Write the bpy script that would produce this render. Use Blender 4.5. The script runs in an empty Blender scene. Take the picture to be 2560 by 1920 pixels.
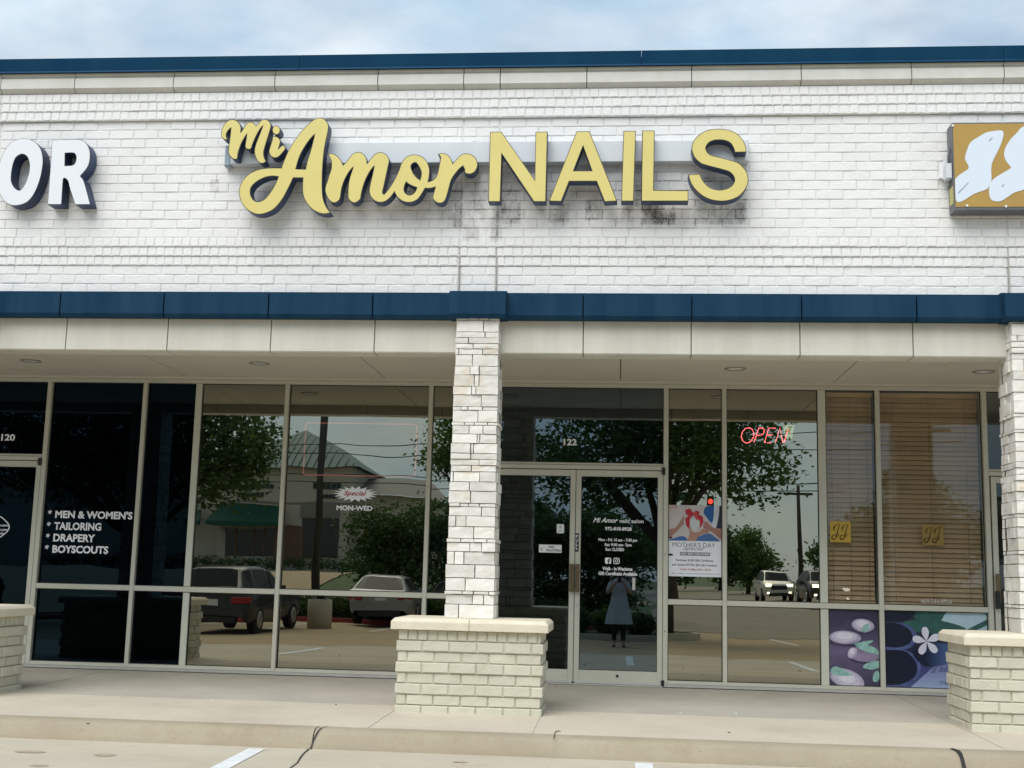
import bpy, bmesh, math, random
from math import radians, sin, cos, pi, sqrt, atan2
from mathutils import Vector, Matrix, noise as mnoise
random.seed(11)
SC = bpy.context.scene
COL = SC.collection
# ------------------------------------------------------------------ camera
F, YAW, PITCH, ROLL, DIST, CH = 3076.0, radians(5.133), radians(8.878), radians(1.383), 12.694, 1.062
IW, IH = 2560, 1920
_cy, _sy, _cp, _sp = cos(YAW), sin(YAW), cos(PITCH), sin(PITCH)
_fw = Vector((-_sy*_cp, _cy*_cp, _sp)); _rt0 = Vector((_cy, _sy, 0)); _up0 = _rt0.cross(_fw)
_rt = cos(ROLL)*_rt0 + sin(ROLL)*_up0; _up = -sin(ROLL)*_rt0 + cos(ROLL)*_up0
CAMP = Vector((0, -DIST, CH))
cd = bpy.data.cameras.new('camera'); cam = bpy.data.objects.new('camera', cd); COL.objects.link(cam)
cam.matrix_world = Matrix(((_rt.x, _up.x, -_fw.x, CAMP.x), (_rt.y, _up.y, -_fw.y, CAMP.y), (_rt.z, _up.z, -_fw.z, CAMP.z), (0, 0, 0, 1)))
cd.sensor_width = 36.0; cd.lens = F/IW*36.0; cd.clip_start = 0.01; cd.clip_end = 3000
SC.camera = cam
# ------------------------------------------------------------------ sky and sun
SUN_EL, SUN_AZ = radians(52), radians(-22)      # azimuth of the sun seen from the wall: in front of it, to the left
sdir = Vector((sin(SUN_AZ)*cos(SUN_EL), -cos(SUN_AZ)*cos(SUN_EL), sin(SUN_EL)))   # towards the sun
w = bpy.data.worlds.new('World'); SC.world = w; w.use_nodes = True
nt = w.node_tree; nt.nodes.clear()
out = nt.nodes.new('ShaderNodeOutputWorld'); bg = nt.nodes.new('ShaderNodeBackground')
sky = nt.nodes.new('ShaderNodeTexSky'); sky.sky_type = 'NISHITA'; sky.sun_disc = False
sky.sun_elevation = SUN_EL; sky.sun_rotation = atan2(sdir.x, sdir.y); sky.air_density = 1.0; sky.dust_density = 1.0; sky.ozone_density = 1.5
tc = nt.nodes.new('ShaderNodeTexCoord'); mp = nt.nodes.new('ShaderNodeMapping'); mp.inputs['Scale'].default_value = (1.3, 1.3, 3.2)
mp.inputs['Location'].default_value = (1.7, 0.4, 0.2)
n1 = nt.nodes.new('ShaderNodeTexNoise'); n1.inputs['Scale'].default_value = 2.6; n1.inputs['Detail'].default_value = 9; n1.inputs['Roughness'].default_value = 0.56
n1.inputs['Distortion'].default_value = 0.25
cr = nt.nodes.new('ShaderNodeValToRGB'); cr.color_ramp.elements[0].position = 0.36; cr.color_ramp.elements[1].position = 0.62
cr.color_ramp.elements[0].color = (0.55, 0.55, 0.55, 1)
n2 = nt.nodes.new('ShaderNodeTexNoise'); n2.inputs['Scale'].default_value = 6; n2.inputs['Detail'].default_value = 6
cc = nt.nodes.new('ShaderNodeValToRGB')
cc.color_ramp.elements[0].position = 0.3; cc.color_ramp.elements[0].color = (3.9, 5.6, 7.0, 1)
cc.color_ramp.elements[1].position = 0.72; cc.color_ramp.elements[1].color = (6.6, 7.2, 7.7, 1)
mx = nt.nodes.new('ShaderNodeMixRGB')
L = nt.links.new
L(tc.outputs['Generated'], mp.inputs['Vector']); L(mp.outputs[0], n1.inputs['Vector']); L(mp.outputs[0], n2.inputs['Vector'])
L(n1.outputs['Fac'], cr.inputs['Fac']); L(n2.outputs['Fac'], cc.inputs['Fac'])
L(cr.outputs['Color'], mx.inputs['Fac']); L(sky.outputs[0], mx.inputs['Color1']); L(cc.outputs['Color'], mx.inputs['Color2'])
L(mx.outputs[0], bg.inputs['Color']); bg.inputs['Strength'].default_value = 0.095
L(bg.outputs[0], out.inputs['Surface'])
sl = bpy.data.lights.new('sun', 'SUN'); sl.energy = 2.3; sl.angle = radians(55); sl.color = (1.0, 0.965, 0.92)
so = bpy.data.objects.new('sun', sl); COL.objects.link(so); so.rotation_euler = (-sdir).to_track_quat('-Z', 'Y').to_euler()
SC.view_settings.view_transform = 'Standard'; SC.view_settings.look = 'None'; SC.view_settings.gamma = 1.0
SC.view_settings.exposure = 0.44
SC.render.engine = 'CYCLES'
SC.cycles.max_bounces = 8; SC.cycles.transparent_max_bounces = 12; SC.cycles.glossy_bounces = 4
# ------------------------------------------------------------------ pixel helpers
def ray(px, py): return _fw*F + _rt*(px-IW/2) - _up*(py-IH/2)
def W(px, py, Y):
    """the photo's pixel on the upright plane at depth Y"""
    d = ray(px, py); t = (Y+DIST)/d.y; return Vector((d.x*t, Y, CH+d.z*t))
def G(px, py, Z):
    d = ray(px, py); t = (Z-CH)/d.z; return Vector((d.x*t, -DIST+d.y*t, Z))
SLOPE = 0.0135      # the walk drains towards the kerb
def GS(px, py, off=0.0):
    """the photo's pixel on the sloping walk"""
    d = ray(px, py); t = (off-SLOPE*DIST-CH)/(d.z-SLOPE*d.y); return Vector((d.x*t, -DIST+d.y*t, CH+d.z*t))
def V(px, py, Z):
    """ground point seen mirrored in the glass -> its place in front of the shop"""
    p = G(px, py, Z); return Vector((p.x, -p.y, Z))
# ------------------------------------------------------------------ materials
MATS = {}
def mat(name, col, rough=0.6, metal=0.0, var=0.0, vscale=6.0, bump=0.0, bscale=40.0, spec=0.5, emit=None, estr=0.0, col2=None, streak=False, coat=0.0):
    if name in MATS: return MATS[name]
    m = bpy.data.materials.new(name); m.use_nodes = True; n = m.node_tree; b = n.nodes['Principled BSDF']
    b.inputs['Base Color'].default_value = (*col, 1); b.inputs['Roughness'].default_value = rough; b.inputs['Metallic'].default_value = metal
    b.inputs['Specular IOR Level'].default_value = spec
    if coat: b.inputs['Coat Weight'].default_value = coat
    if emit: b.inputs['Emission Color'].default_value = (*emit, 1); b.inputs['Emission Strength'].default_value = estr
    if var or col2:
        g = n.nodes.new('ShaderNodeNewGeometry'); t = n.nodes.new('ShaderNodeTexNoise'); t.inputs['Scale'].default_value = vscale; t.inputs['Detail'].default_value = 7
        t.inputs['Roughness'].default_value = 0.62
        src = g.outputs['Position']
        if streak:
            mpn = n.nodes.new('ShaderNodeMapping'); mpn.inputs['Scale'].default_value = (1, 1, 0.12); n.links.new(src, mpn.inputs['Vector']); src = mpn.outputs[0]
        n.links.new(src, t.inputs['Vector'])
        r = n.nodes.new('ShaderNodeValToRGB'); c2 = col2 or tuple(c*(1-var) for c in col)
        r.color_ramp.elements[0].position = 0.32; r.color_ramp.elements[0].color = (*c2, 1)
        r.color_ramp.elements[1].position = 0.68; r.color_ramp.elements[1].color = (*col, 1)
        n.links.new(t.outputs['Fac'], r.inputs['Fac']); n.links.new(r.outputs[0], b.inputs['Base Color'])
    if bump:
        g2 = n.nodes.new('ShaderNodeNewGeometry'); t2 = n.nodes.new('ShaderNodeTexNoise'); t2.inputs['Scale'].default_value = bscale; t2.inputs['Detail'].default_value = 6
        bp = n.nodes.new('ShaderNodeBump'); bp.inputs['Strength'].default_value = bump; bp.inputs['Distance'].default_value = 0.01
        n.links.new(g2.outputs['Position'], t2.inputs['Vector']); n.links.new(t2.outputs['Fac'], bp.inputs['Height']); n.links.new(bp.outputs[0], b.inputs['Normal'])
    MATS[name] = m; return m
def per_object(m, amt):
    """small random value shift from piece to piece"""
    n = m.node_tree; b = n.nodes['Principled BSDF']; oi = n.nodes.new('ShaderNodeObjectInfo')
    h = n.nodes.new('ShaderNodeHueSaturation'); ma = n.nodes.new('ShaderNodeMapRange'); ma.inputs['To Min'].default_value = 1-amt; ma.inputs['To Max'].default_value = 1+amt*0.5
    n.links.new(oi.outputs['Random'], ma.inputs['Value']); n.links.new(ma.outputs[0], h.inputs['Value'])
    inp = b.inputs['Base Color']
    if inp.is_linked: n.links.new(inp.links[0].from_socket, h.inputs['Color'])
    else: h.inputs['Color'].default_value = inp.default_value
    n.links.new(h.outputs[0], inp); return m
def glass(name, trans, refl):
    if name in MATS: return MATS[name]
    m = bpy.data.materials.new(name); m.use_nodes = True; n = m.node_tree; n.nodes.clear()
    o = n.nodes.new('ShaderNodeOutputMaterial'); a = n.nodes.new('ShaderNodeAddShader'); t = n.nodes.new('ShaderNodeBsdfTransparent'); g = n.nodes.new('ShaderNodeBsdfGlossy')
    t.inputs['Color'].default_value = (*trans, 1); g.inputs['Color'].default_value = (*refl, 1); g.inputs['Roughness'].default_value = 0.0
    ge = n.nodes.new('ShaderNodeNewGeometry'); tn = n.nodes.new('ShaderNodeTexNoise'); tn.inputs['Scale'].default_value = 1.5; tn.inputs['Detail'].default_value = 1.0
    bp = n.nodes.new('ShaderNodeBump'); bp.inputs['Strength'].default_value = 1.0; bp.inputs['Distance'].default_value = 0.0008
    n.links.new(ge.outputs['Position'], tn.inputs['Vector']); n.links.new(tn.outputs['Fac'], bp.inputs['Height']); n.links.new(bp.outputs[0], g.inputs['Normal'])
    n.links.new(t.outputs[0], a.inputs[0]); n.links.new(g.outputs[0], a.inputs[1]); n.links.new(a.outputs[0], o.inputs['Surface'])
    MATS[name] = m; return m
def emis(name, col, s):
    if name in MATS: return MATS[name]
    m = bpy.data.materials.new(name); m.use_nodes = True; n = m.node_tree; n.nodes.clear()
    o = n.nodes.new('ShaderNodeOutputMaterial'); e = n.nodes.new('ShaderNodeEmission'); e.inputs['Color'].default_value = (*col, 1); e.inputs['Strength'].default_value = s
    n.links.new(e.outputs[0], o.inputs['Surface']); MATS[name] = m; return m
# ------------------------------------------------------------------ objects
WM = {}     # world matrices of the parents
def link(o, parent=None, local=False):
    COL.objects.link(o)
    if parent is not None:
        o.parent = parent
        if not local: o.matrix_parent_inverse = WM[parent.name].inverted()
        WM[o.name] = (WM[parent.name] @ o.matrix_basis) if local else o.matrix_basis.copy()
    else: WM[o.name] = o.matrix_basis.copy()
    return o
def tag(o, label=None, cat=None, group=None, kind=None):
    if label: o['label'] = label
    if cat: o['category'] = cat
    if group: o['group'] = group
    if kind: o['kind'] = kind
    return o
def thing(name, label, cat, loc=(0, 0, 0), rz=0.0, group=None):
    o = bpy.data.objects.new(name, None); o.empty_display_size = 0.2
    o.matrix_basis = Matrix.Translation(Vector(loc)) @ Matrix.Rotation(rz, 4, 'Z')
    link(o); return tag(o, label, cat, group)
class MB:
    """collects faces; build() links ONE mesh object"""
    def __init__(s): s.v = []; s.f = []; s.mi = []; s.sm = []
    def face(s, pts, mi=0, smooth=False):
        i = len(s.v); s.v += [tuple(p) for p in pts]; s.f.append(tuple(range(i, i+len(pts)))); s.mi.append(mi); s.sm.append(smooth); return s
    def box(s, x0, x1, y0, y1, z0, z1, mi=0):
        i = len(s.v)
        s.v += [(x0, y0, z0), (x1, y0, z0), (x1, y1, z0), (x0, y1, z0), (x0, y0, z1), (x1, y0, z1), (x1, y1, z1), (x0, y1, z1)]
        for f in ((3, 2, 1, 0), (4, 5, 6, 7), (0, 1, 5, 4), (1, 2, 6, 5), (2, 3, 7, 6), (3, 0, 4, 7)):
            s.f.append(tuple(i+k for k in f)); s.mi.append(mi); s.sm.append(False)
        return s
    def bbox(s, x0, x1, y0, y1, z0, z1, b=0.004, mi=0):
        """box with chamfered edges on its front (-Y) face"""
        i = len(s.v)
        s.v += [(x0+b, y0, z0+b), (x1-b, y0, z0+b), (x1-b, y0, z1-b), (x0+b, y0, z1-b),
                (x0, y0+b, z0), (x1, y0+b, z0), (x1, y0+b, z1), (x0, y0+b, z1),
                (x0, y1, z0), (x1, y1, z0), (x1, y1, z1), (x0, y1, z1)]
        for f in ((0, 1, 2, 3), (4, 5, 1, 0), (5, 6, 2, 1), (6, 7, 3, 2), (7, 4, 0, 3), (8, 9, 5, 4), (9, 10, 6, 5), (10, 11, 7, 6), (11, 8, 4, 7), (9, 8, 11, 10)):
            s.f.append(tuple(i+k for k in f)); s.mi.append(mi); s.sm.append(False)
        return s
    def prism(s, prof, x0, x1, mi=0):
        """profile of (y, z), counter-clockwise seen from +X, swept along X"""
        n = len(prof); i = len(s.v)
        s.v += [(x0, y, z) for y, z in prof] + [(x1, y, z) for y, z in prof]
        for k in range(n):
            j = (k+1) % n; s.f.append((i+k, i+j, i+n+j, i+n+k)); s.mi.append(mi); s.sm.append(False)
        s.f.append(tuple(i+k for k in range(n))[::-1]); s.mi.append(mi); s.sm.append(False)
        s.f.append(tuple(i+n+k for k in range(n))); s.mi.append(mi); s.sm.append(False)
        return s
    def tube(s, pts, r, n=8, mi=0, cap=True, smooth=True):
        pts = [Vector(p) for p in pts]; i0 = len(s.v); m = len(pts)
        rr = r if isinstance(r, (list, tuple)) else [r]*m
        for k, p in enumerate(pts):
            d = (pts[min(k+1, m-1)] - pts[max(k-1, 0)]).normalized()
            a = d.orthogonal().normalized() if k == 0 else (pa - d*pa.dot(d)).normalized()
            pa = a; b = d.cross(a)
            for q in range(n): s.v.append(tuple(p + (a*cos(2*pi*q/n) + b*sin(2*pi*q/n))*rr[k]))
        for k in range(m-1):
            for q in range(n):
                e = (q+1) % n; s.f.append((i0+k*n+q, i0+k*n+e, i0+(k+1)*n+e, i0+(k+1)*n+q)); s.mi.append(mi); s.sm.append(smooth)
        if cap:
            s.f.append(tuple(i0+q for q in range(n))[::-1]); s.mi.append(mi); s.sm.append(False)
            s.f.append(tuple(i0+(m-1)*n+q for q in range(n))); s.mi.append(mi); s.sm.append(False)
        return s
    def mesh(s, name, *mats):
        me = bpy.data.meshes.new(name); me.from_pydata(s.v, [], s.f)
        for m in mats: me.materials.append(m)
        me.polygons.foreach_set('material_index', s.mi); me.polygons.foreach_set('use_smooth', s.sm); me.update(); return me
    def build(s, name, m, parent=None, local=False):
        ms = m if isinstance(m, (list, tuple)) else (m,)
        return link(bpy.data.objects.new(name, s.mesh(name, *ms)), parent, local)
def box(name, x0, x1, y0, y1, z0, z1, m, parent=None, local=False): return MB().box(x0, x1, y0, y1, z0, z1).build(name, m, parent, local)
def inst(name, me, loc, parent, rot=None):
    o = bpy.data.objects.new(name, me); M = Matrix.Translation(Vector(loc))
    if rot is not None: M = M @ rot
    o.matrix_basis = M; return link(o, parent)
# --- flat outlines -> extruded plates in the X-Z plane
def smooth_outline(pts, n=5):
    """closed outline; entries with a third value are corners; Catmull-Rom in between"""
    out = []; N = len(pts)
    for i in range(N):
        p0, p1, p2, p3 = pts[i-1], pts[i], pts[(i+1) % N], pts[(i+2) % N]
        a, b = Vector(p1[:2]), Vector(p2[:2])
        ta = (b - Vector(p0[:2]))*0.5 if len(p1) < 3 else (b-a)
        tb = (Vector(p3[:2]) - a)*0.5 if len(p2) < 3 else (b-a)
        l = (b-a).length
        for t_ in (ta, tb):
            if t_.length > 1.5*l: t_ *= 1.5*l/t_.length
        for k in range(n):
            t = k/n; t2 = t*t; t3 = t2*t
            out.append(a*(2*t3-3*t2+1) + ta*(t3-2*t2+t) + b*(-2*t3+3*t2) + tb*(t3-t2))
    return out
def plate_mesh(name, loops, y_front, y_back, m, front_only=False):
    """loops: list of closed lists of (x, z); the first is the outline, the rest holes"""
    cu = bpy.data.curves.new(name, 'CURVE'); cu.dimensions = '2D'; cu.fill_mode = 'BOTH'
    if y_back > y_front: cu.extrude = (y_back-y_front)/2
    for lp in loops:
        sp = cu.splines.new('POLY'); sp.points.add(len(lp)-1); sp.use_cyclic_u = True
        for k, p in enumerate(lp): sp.points[k].co = (p[0], p[1], 0, 1)
    ob = bpy.data.objects.new('t', cu); COL.objects.link(ob)
    dg = bpy.context.evaluated_depsgraph_get(); me = bpy.data.meshes.new_from_object(ob.evaluated_get(dg))
    bpy.data.objects.remove(ob); bpy.data.curves.remove(cu)
    me.name = name; ym = (y_front+y_back)/2
    me.transform(Matrix(((1, 0, 0, 0), (0, 0, -1, ym), (0, 1, 0, 0), (0, 0, 0, 1))))
    me.materials.clear(); me.materials.append(m); me.update(); return me
def plate(name, loops, y_front, y_back, m, parent=None): return link(bpy.data.objects.new(name, plate_mesh(name, loops, y_front, y_back, m)), parent)
def text_mesh(name, body, x0, x1, z0, z1, y, m, bold=0.0, shear=0.0, depth=0.0008, spacing=1.0):
    """letters fitted to the rectangle x0..x1, z0..z1 on the upright plane y"""
    cu = bpy.data.curves.new(name, 'FONT'); cu.body = body; cu.size = 1.0; cu.offset = bold; cu.shear = shear; cu.extrude = 0.0; cu.space_character = spacing
    cu.resolution_u = 3
    ob = bpy.data.objects.new('t', cu); COL.objects.link(ob)
    dg = bpy.context.evaluated_depsgraph_get(); me = bpy.data.meshes.new_from_object(ob.evaluated_get(dg))
    bpy.data.objects.remove(ob); bpy.data.curves.remove(cu)
    me.name = name; vs = [v.co for v in me.vertices]
    ax, bx = min(v.x for v in vs), max(v.x for v in vs); ay, by = min(v.y for v in vs), max(v.y for v in vs)
    for v in me.vertices:
        v.co = Vector((x0+(v.co.x-ax)/(bx-ax)*(x1-x0), y, z0+(v.co.y-ay)/(by-ay)*(z1-z0)))
    me.materials.clear(); me.materials.append(m); me.update(); return me
def ptext(name, body, l, b, r, t, y, m, parent=None, **k):
    """left, baseline, right, top measured in the photo at the text's left end"""
    p = W(l, b, y); q = W(l, t, y); e = W(r, b, y)
    return link(bpy.data.objects.new(name, text_mesh(name, body, p.x, e.x, p.z, q.z, y, m, **k)), parent)
def disc_pts(cx, cz, rx, rz, n=28, a0=0.0): return [(cx+rx*cos(a0+2*pi*k/n), cz+rz*sin(a0+2*pi*k/n)) for k in range(n)]
# ================================================================== GROUND
def smst(t): t = max(0.0, min(1.0, t)); return t*t*(3-2*t)
def gh(x, y):
    """height of the ground in front of the shop"""
    if y > -24.0: return -0.18 - 0.01524*max(0.0, -3.85-y)
    t = smst((-24.0-y)/14.0); base = -0.487
    tgt = 0.95 + (0.0-0.95)*smst((x+5.0)/6.0)
    return base + t*(tgt-base)
def sheet(name, x0, x1, y0, y1, nx, ny, dz, m, parent=None, kind='structure'):
    b = MB()
    xs = [x0+(x1-x0)*i/nx for i in range(nx+1)]; ys = [y0+(y1-y0)*j/ny for j in range(ny+1)]
    b.v = [(x, y, gh(x, y)+dz) for y in ys for x in xs]
    for j in range(ny):
        for i in range(nx):
            k = j*(nx+1)+i; b.f.append((k, k+1, k+nx+2, k+nx+1)); b.mi.append(0); b.sm.append(True)
    o = b.build(name, m, parent)
    if kind: o['kind'] = kind
    return o
M_grass = mat('grass', (0.075, 0.115, 0.03), 0.9, col2=(0.04, 0.075, 0.02), vscale=3, bump=0.6, bscale=60)
def concrete(name, col, dark, stain, tooth=0.5):
    m = mat(name, col, 0.88, col2=dark, vscale=1.6, bump=tooth, bscale=160, spec=0.25)
    n = m.node_tree; b = n.nodes['Principled BSDF']; src = b.inputs['Base Color'].links[0].from_socket
    g = n.nodes.new('ShaderNodeNewGeometry')
    for sc, lo, hi, c, a in ((0.9, 0.55, 0.74, stain, 0.7), (3.2, 0.56, 0.72, stain, 0.5), (34.0, 0.60, 0.70, tuple(x*0.55 for x in col), 0.40), (190.0, 0.45, 0.65, tuple(x*0.72 for x in col), 0.45), (7.0, 0.63, 0.75, tuple(min(1, x*1.22) for x in col), 0.5)):
        t = n.nodes.new('ShaderNodeTexNoise'); t.inputs['Scale'].default_value = sc; t.inputs['Detail'].default_value = 8; t.inputs['Roughness'].default_value = 0.65
        r = n.nodes.new('ShaderNodeMapRange'); r.inputs['From Min'].default_value = lo; r.inputs['From Max'].default_value = hi; r.inputs['To Max'].default_value = a
        x = n.nodes.new('ShaderNodeMixRGB'); x.inputs['Color2'].default_value = (*c, 1)
        n.links.new(g.outputs['Position'], t.inputs['Vector']); n.links.new(t.outputs['Fac'], r.inputs['Value']); n.links.new(r.outputs[0], x.inputs['Fac'])
        n.links.new(src, x.inputs['Color1']); src = x.outputs[0]
    for sc, rad, am in ((2.3, 0.055, 0.45), (9.0, 0.075, 0.5), (26.0, 0.13, 0.35)):
        vo = n.nodes.new('ShaderNodeTexVoronoi'); vo.inputs['Scale'].default_value = sc; n.links.new(g.outputs['Position'], vo.inputs['Vector'])
        r = n.nodes.new('ShaderNodeMapRange'); r.inputs['From Min'].default_value = rad; r.inputs['From Max'].default_value = rad*0.6; r.inputs['To Max'].default_value = am
        x = n.nodes.new('ShaderNodeMixRGB'); x.inputs['Color2'].default_value = (*[q*0.42 for q in col], 1)
        n.links.new(vo.outputs['Distance'], r.inputs['Value']); n.links.new(r.outputs[0], x.inputs['Fac']); n.links.new(src, x.inputs['Color1']); src = x.outputs[0]
    n.links.new(src, b.inputs['Base Color']); return m
M_lot = concrete('lot_concrete', (0.56, 0.50, 0.395), (0.48, 0.425, 0.335), (0.41, 0.335, 0.24))
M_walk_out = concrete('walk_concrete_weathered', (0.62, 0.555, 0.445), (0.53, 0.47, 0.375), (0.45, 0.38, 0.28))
M_walk_in = concrete('walk_concrete_sheltered_shade', (0.50, 0.465, 0.395), (0.41, 0.38, 0.32), (0.33, 0.30, 0.25))  # greyer sheltered pour, with part of the canopy's shade in its colour
M_kerb = concrete('kerb_concrete', (0.47, 0.405, 0.30), (0.38, 0.32, 0.23), (0.31, 0.25, 0.17), 0.9)
M_white = mat('white_road_paint', (0.78, 0.79, 0.80), 0.7, col2=(0.62, 0.63, 0.62), vscale=14, bump=0.2, bscale=90)
M_tar = mat('crack_tar', (0.018, 0.017, 0.016), 0.7)
# far ground sheet, reaching the horizon
b = MB()
for (x0, x1, y0, y1) in ((-1500, 1500, -1500, -140), (-1500, -120, -140, 1500), (120, 1500, -140, 1500), (-120, 120, 30, 1500)):
    b.face([(x0, y0, -0.6), (x1, y0, -0.6), (x1, y1, -0.6), (x0, y1, -0.6)])
o = b.build('ground', M_grass); o['kind'] = 'structure'
sheet('lawn', -120, 120, -140, -4.2, 60, 150, -0.03, M_grass)
lot = sheet('parking_lot', -45, 45, -9.6, -3.80, 30, 8, 0.0, M_lot)
M_aisle = concrete('aisle_concrete', (0.45, 0.345, 0.22), (0.38, 0.285, 0.18), (0.30, 0.215, 0.13))
sheet('drive_aisle', -45, 45, -24.2, -9.61, 30, 16, 0.0, M_aisle)
M_asph = concrete('road_surface', (0.30, 0.265, 0.205), (0.25, 0.22, 0.17), (0.19, 0.17, 0.13))
sheet('road', 1.2, 15.0, -139, -24.0, 8, 90, 0.012, M_asph)
sheet('driveway', -40, -11.0, -39.51, -26.5, 12, 8, 0.012, M_aisle); sheet('driveway', -40, 1.5, -52, -39.5, 16, 8, 0.012, M_aisle)
# painted stall stripes
def stripe(x0, x1, y0, y1, skew=0.0, parent=None):
    z = 0.004; bb = MB()
    bb.face([(x0+skew, y1, gh(x0, y1)+z), (x1+skew, y1, gh(x1, y1)+z), (x1, y0, gh(x1, y0)+z), (x0, y0, gh(x0, y0)+z)])
    o_ = bb.build('stall_stripe', M_white); o_['kind'] = 'structure'; return o_
for k, xc in enumerate((-10.66, -7.95, -5.24, -2.525, 0.180, 2.89, 5.6)): stripe(xc-0.06, xc+0.06, -3.93, -9.0, 0.0)
for k in range(9): xc = -16.9+k*2.65; stripe(xc-0.05, xc+0.05, -18.2, -23.9, 0.0)
# kerb, sidewalk slabs with open joints between them
XL, XR = -9.4, 8.0
walk_cuts = [XL, -5.26, -1.80, -0.605, 2.69, XR]
sw = box('sidewalk', XL, XR, -3.62, 0.06, -0.5, -0.10, mat('joint_sealant', (0.50, 0.47, 0.40), 0.95)); sw['kind'] = 'structure'
jf = MB()
for (y0, y1) in ((-3.62, 0.05),): jf.face([(XL, y0, SLOPE*y0-.004), (XR, y0, SLOPE*y0-.004), (XR, y1, SLOPE*y1-.004), (XL, y1, SLOPE*y1-.004)])
jf.build('joint_filler', mat('joint_sealant', (0.50, 0.47, 0.40), 0.95), sw)
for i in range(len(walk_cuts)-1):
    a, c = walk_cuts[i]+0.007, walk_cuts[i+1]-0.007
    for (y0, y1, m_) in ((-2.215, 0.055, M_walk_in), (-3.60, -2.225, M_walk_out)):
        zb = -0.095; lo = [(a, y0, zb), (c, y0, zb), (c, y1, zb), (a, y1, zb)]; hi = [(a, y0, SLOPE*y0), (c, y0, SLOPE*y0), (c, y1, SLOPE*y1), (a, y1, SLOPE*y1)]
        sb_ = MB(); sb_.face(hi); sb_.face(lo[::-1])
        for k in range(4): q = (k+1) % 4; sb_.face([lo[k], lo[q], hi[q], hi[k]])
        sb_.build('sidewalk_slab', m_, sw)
kprof = [(y+0.39, z-0.0505) for y, z in ((-3.985, -0.4), (-4.235, -0.4), (-4.23, -0.125), (-4.20, -0.085), (-4.18, -0.04), (-4.155, -0.014), (-4.11, -0.002), (-4.04, 0.0), (-3.985, 0.0))]
kc = [XL, -5.62, -2.16, 2.34, 5.2, XR]
kb = MB().box(XL, XR, -3.72, -3.61, -0.5, -0.11).build('kerb', M_kerb); kb['kind'] = 'structure'
for i in range(len(kc)-1):
    m_ = MB(); n_ = 14
    for j in range(n_):
        x0 = kc[i]+0.004+(kc[i+1]-kc[i]-0.008)*j/n_; x1 = kc[i]+0.004+(kc[i+1]-kc[i]-0.008)*(j+1)/n_
        def wob(x): return [(y+0.004*mnoise.noise(Vector((x*2.1, k*0.7, 3.1))), z+0.003*mnoise.noise(Vector((x*1.7, k*0.9, 8.4)))) for k, (y, z) in enumerate(kprof)]
        pa, pb = wob(x0), wob(x1)
        for k in range(len(kprof)-1):
            m_.face([(x0, *pa[k]), (x1, *pb[k]), (x1, *pb[k+1]), (x0, *pa[k+1])], 0, False)
    o_ = m_.build('kerb_section', M_kerb, kb)
    bmx = bmesh.new(); bmx.from_mesh(o_.data); bmesh.ops.remove_doubles(bmx, verts=bmx.verts, dist=1e-5)
    for f_ in bmx.faces: f_.smooth = True
    bmx.to_mesh(o_.data); bmx.free()
# tar-filled cracks across the kerb and lot
def crack(pts, wd):
    bb = MB()
    for i in range(len(pts)-1):
        p, q = Vector(pts[i]), Vector(pts[i+1]); d = (q-p); s = Vector((d.y, -d.x, 0)); s = s.normalized() if s.length > 1e-6 else Vector((1, 0, 0))
        if abs(d.y) < 0.08 and abs(d.z) > 0.03: s = Vector((1, 0, 0))
        a, c = wd[i]/2, wd[i+1]/2; bb.face([p-s*a, p+s*a, q+s*c, q-s*c])
    o_ = bb.build('tar_crack', M_tar, lot); return o_
def on_kerb(x, k): return (x, kprof[k][0]-0.006, kprof[k][1]+0.006)
crack([(-2.10, -3.62, -.044)]+[on_kerb(x, k) for x, k in ((-2.12, 6), (-2.13, 5), (-2.14, 4), (-2.155, 3), (-2.16, 2))]+[(x, y, gh(0, y)+.005) for x, y in ((-2.17, -3.88), (-2.16, -4.02), (-2.14, -4.2), (-2.10, -4.45), (-2.09, -4.72), (-2.05, -5.2))],
      [0.005, 0.008, 0.010, 0.011, 0.011, 0.011, 0.012, 0.010, 0.011, 0.009, 0.009, 0.008])
crack([(2.31, -3.63, -.044)]+[on_kerb(x, k) for x, k in ((2.325, 6), (2.33, 5), (2.335, 4), (2.34, 3), (2.34, 2))]+[(x, y, gh(0, y)+.005) for x, y in ((2.345, -3.89), (2.34, -4.1), (2.30, -4.9))],
      [0.03, 0.035, 0.033, 0.026, 0.026, 0.032, 0.04, 0.032, 0.03])
M_oil = mat('oil_stain', (0.36, 0.285, 0.20), 0.8, col2=(0.42, 0.35, 0.26), vscale=30)
for (px, py, rx, ry) in ((75, 1878, .105, .05), (262, 1886, .075, .05), (98, 1909, .06, .035), (1150, 1905, .05, .03), (2230, 1912, .07, .03)):
    q = G(px, py, gh(0, -4.3)+.004); rr_ = [1+.25*mnoise.noise(Vector((k*.7, px, 0))) for k in range(22)]
    MB().face([(q.x+rx*rr_[k]*cos(2*pi*k/22), q.y+ry*rr_[k]*sin(2*pi*k/22), gh(0, q.y+ry*rr_[k]*sin(2*pi*k/22))+.003) for k in range(22)]).build('oil_stain', M_oil, lot)
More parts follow.
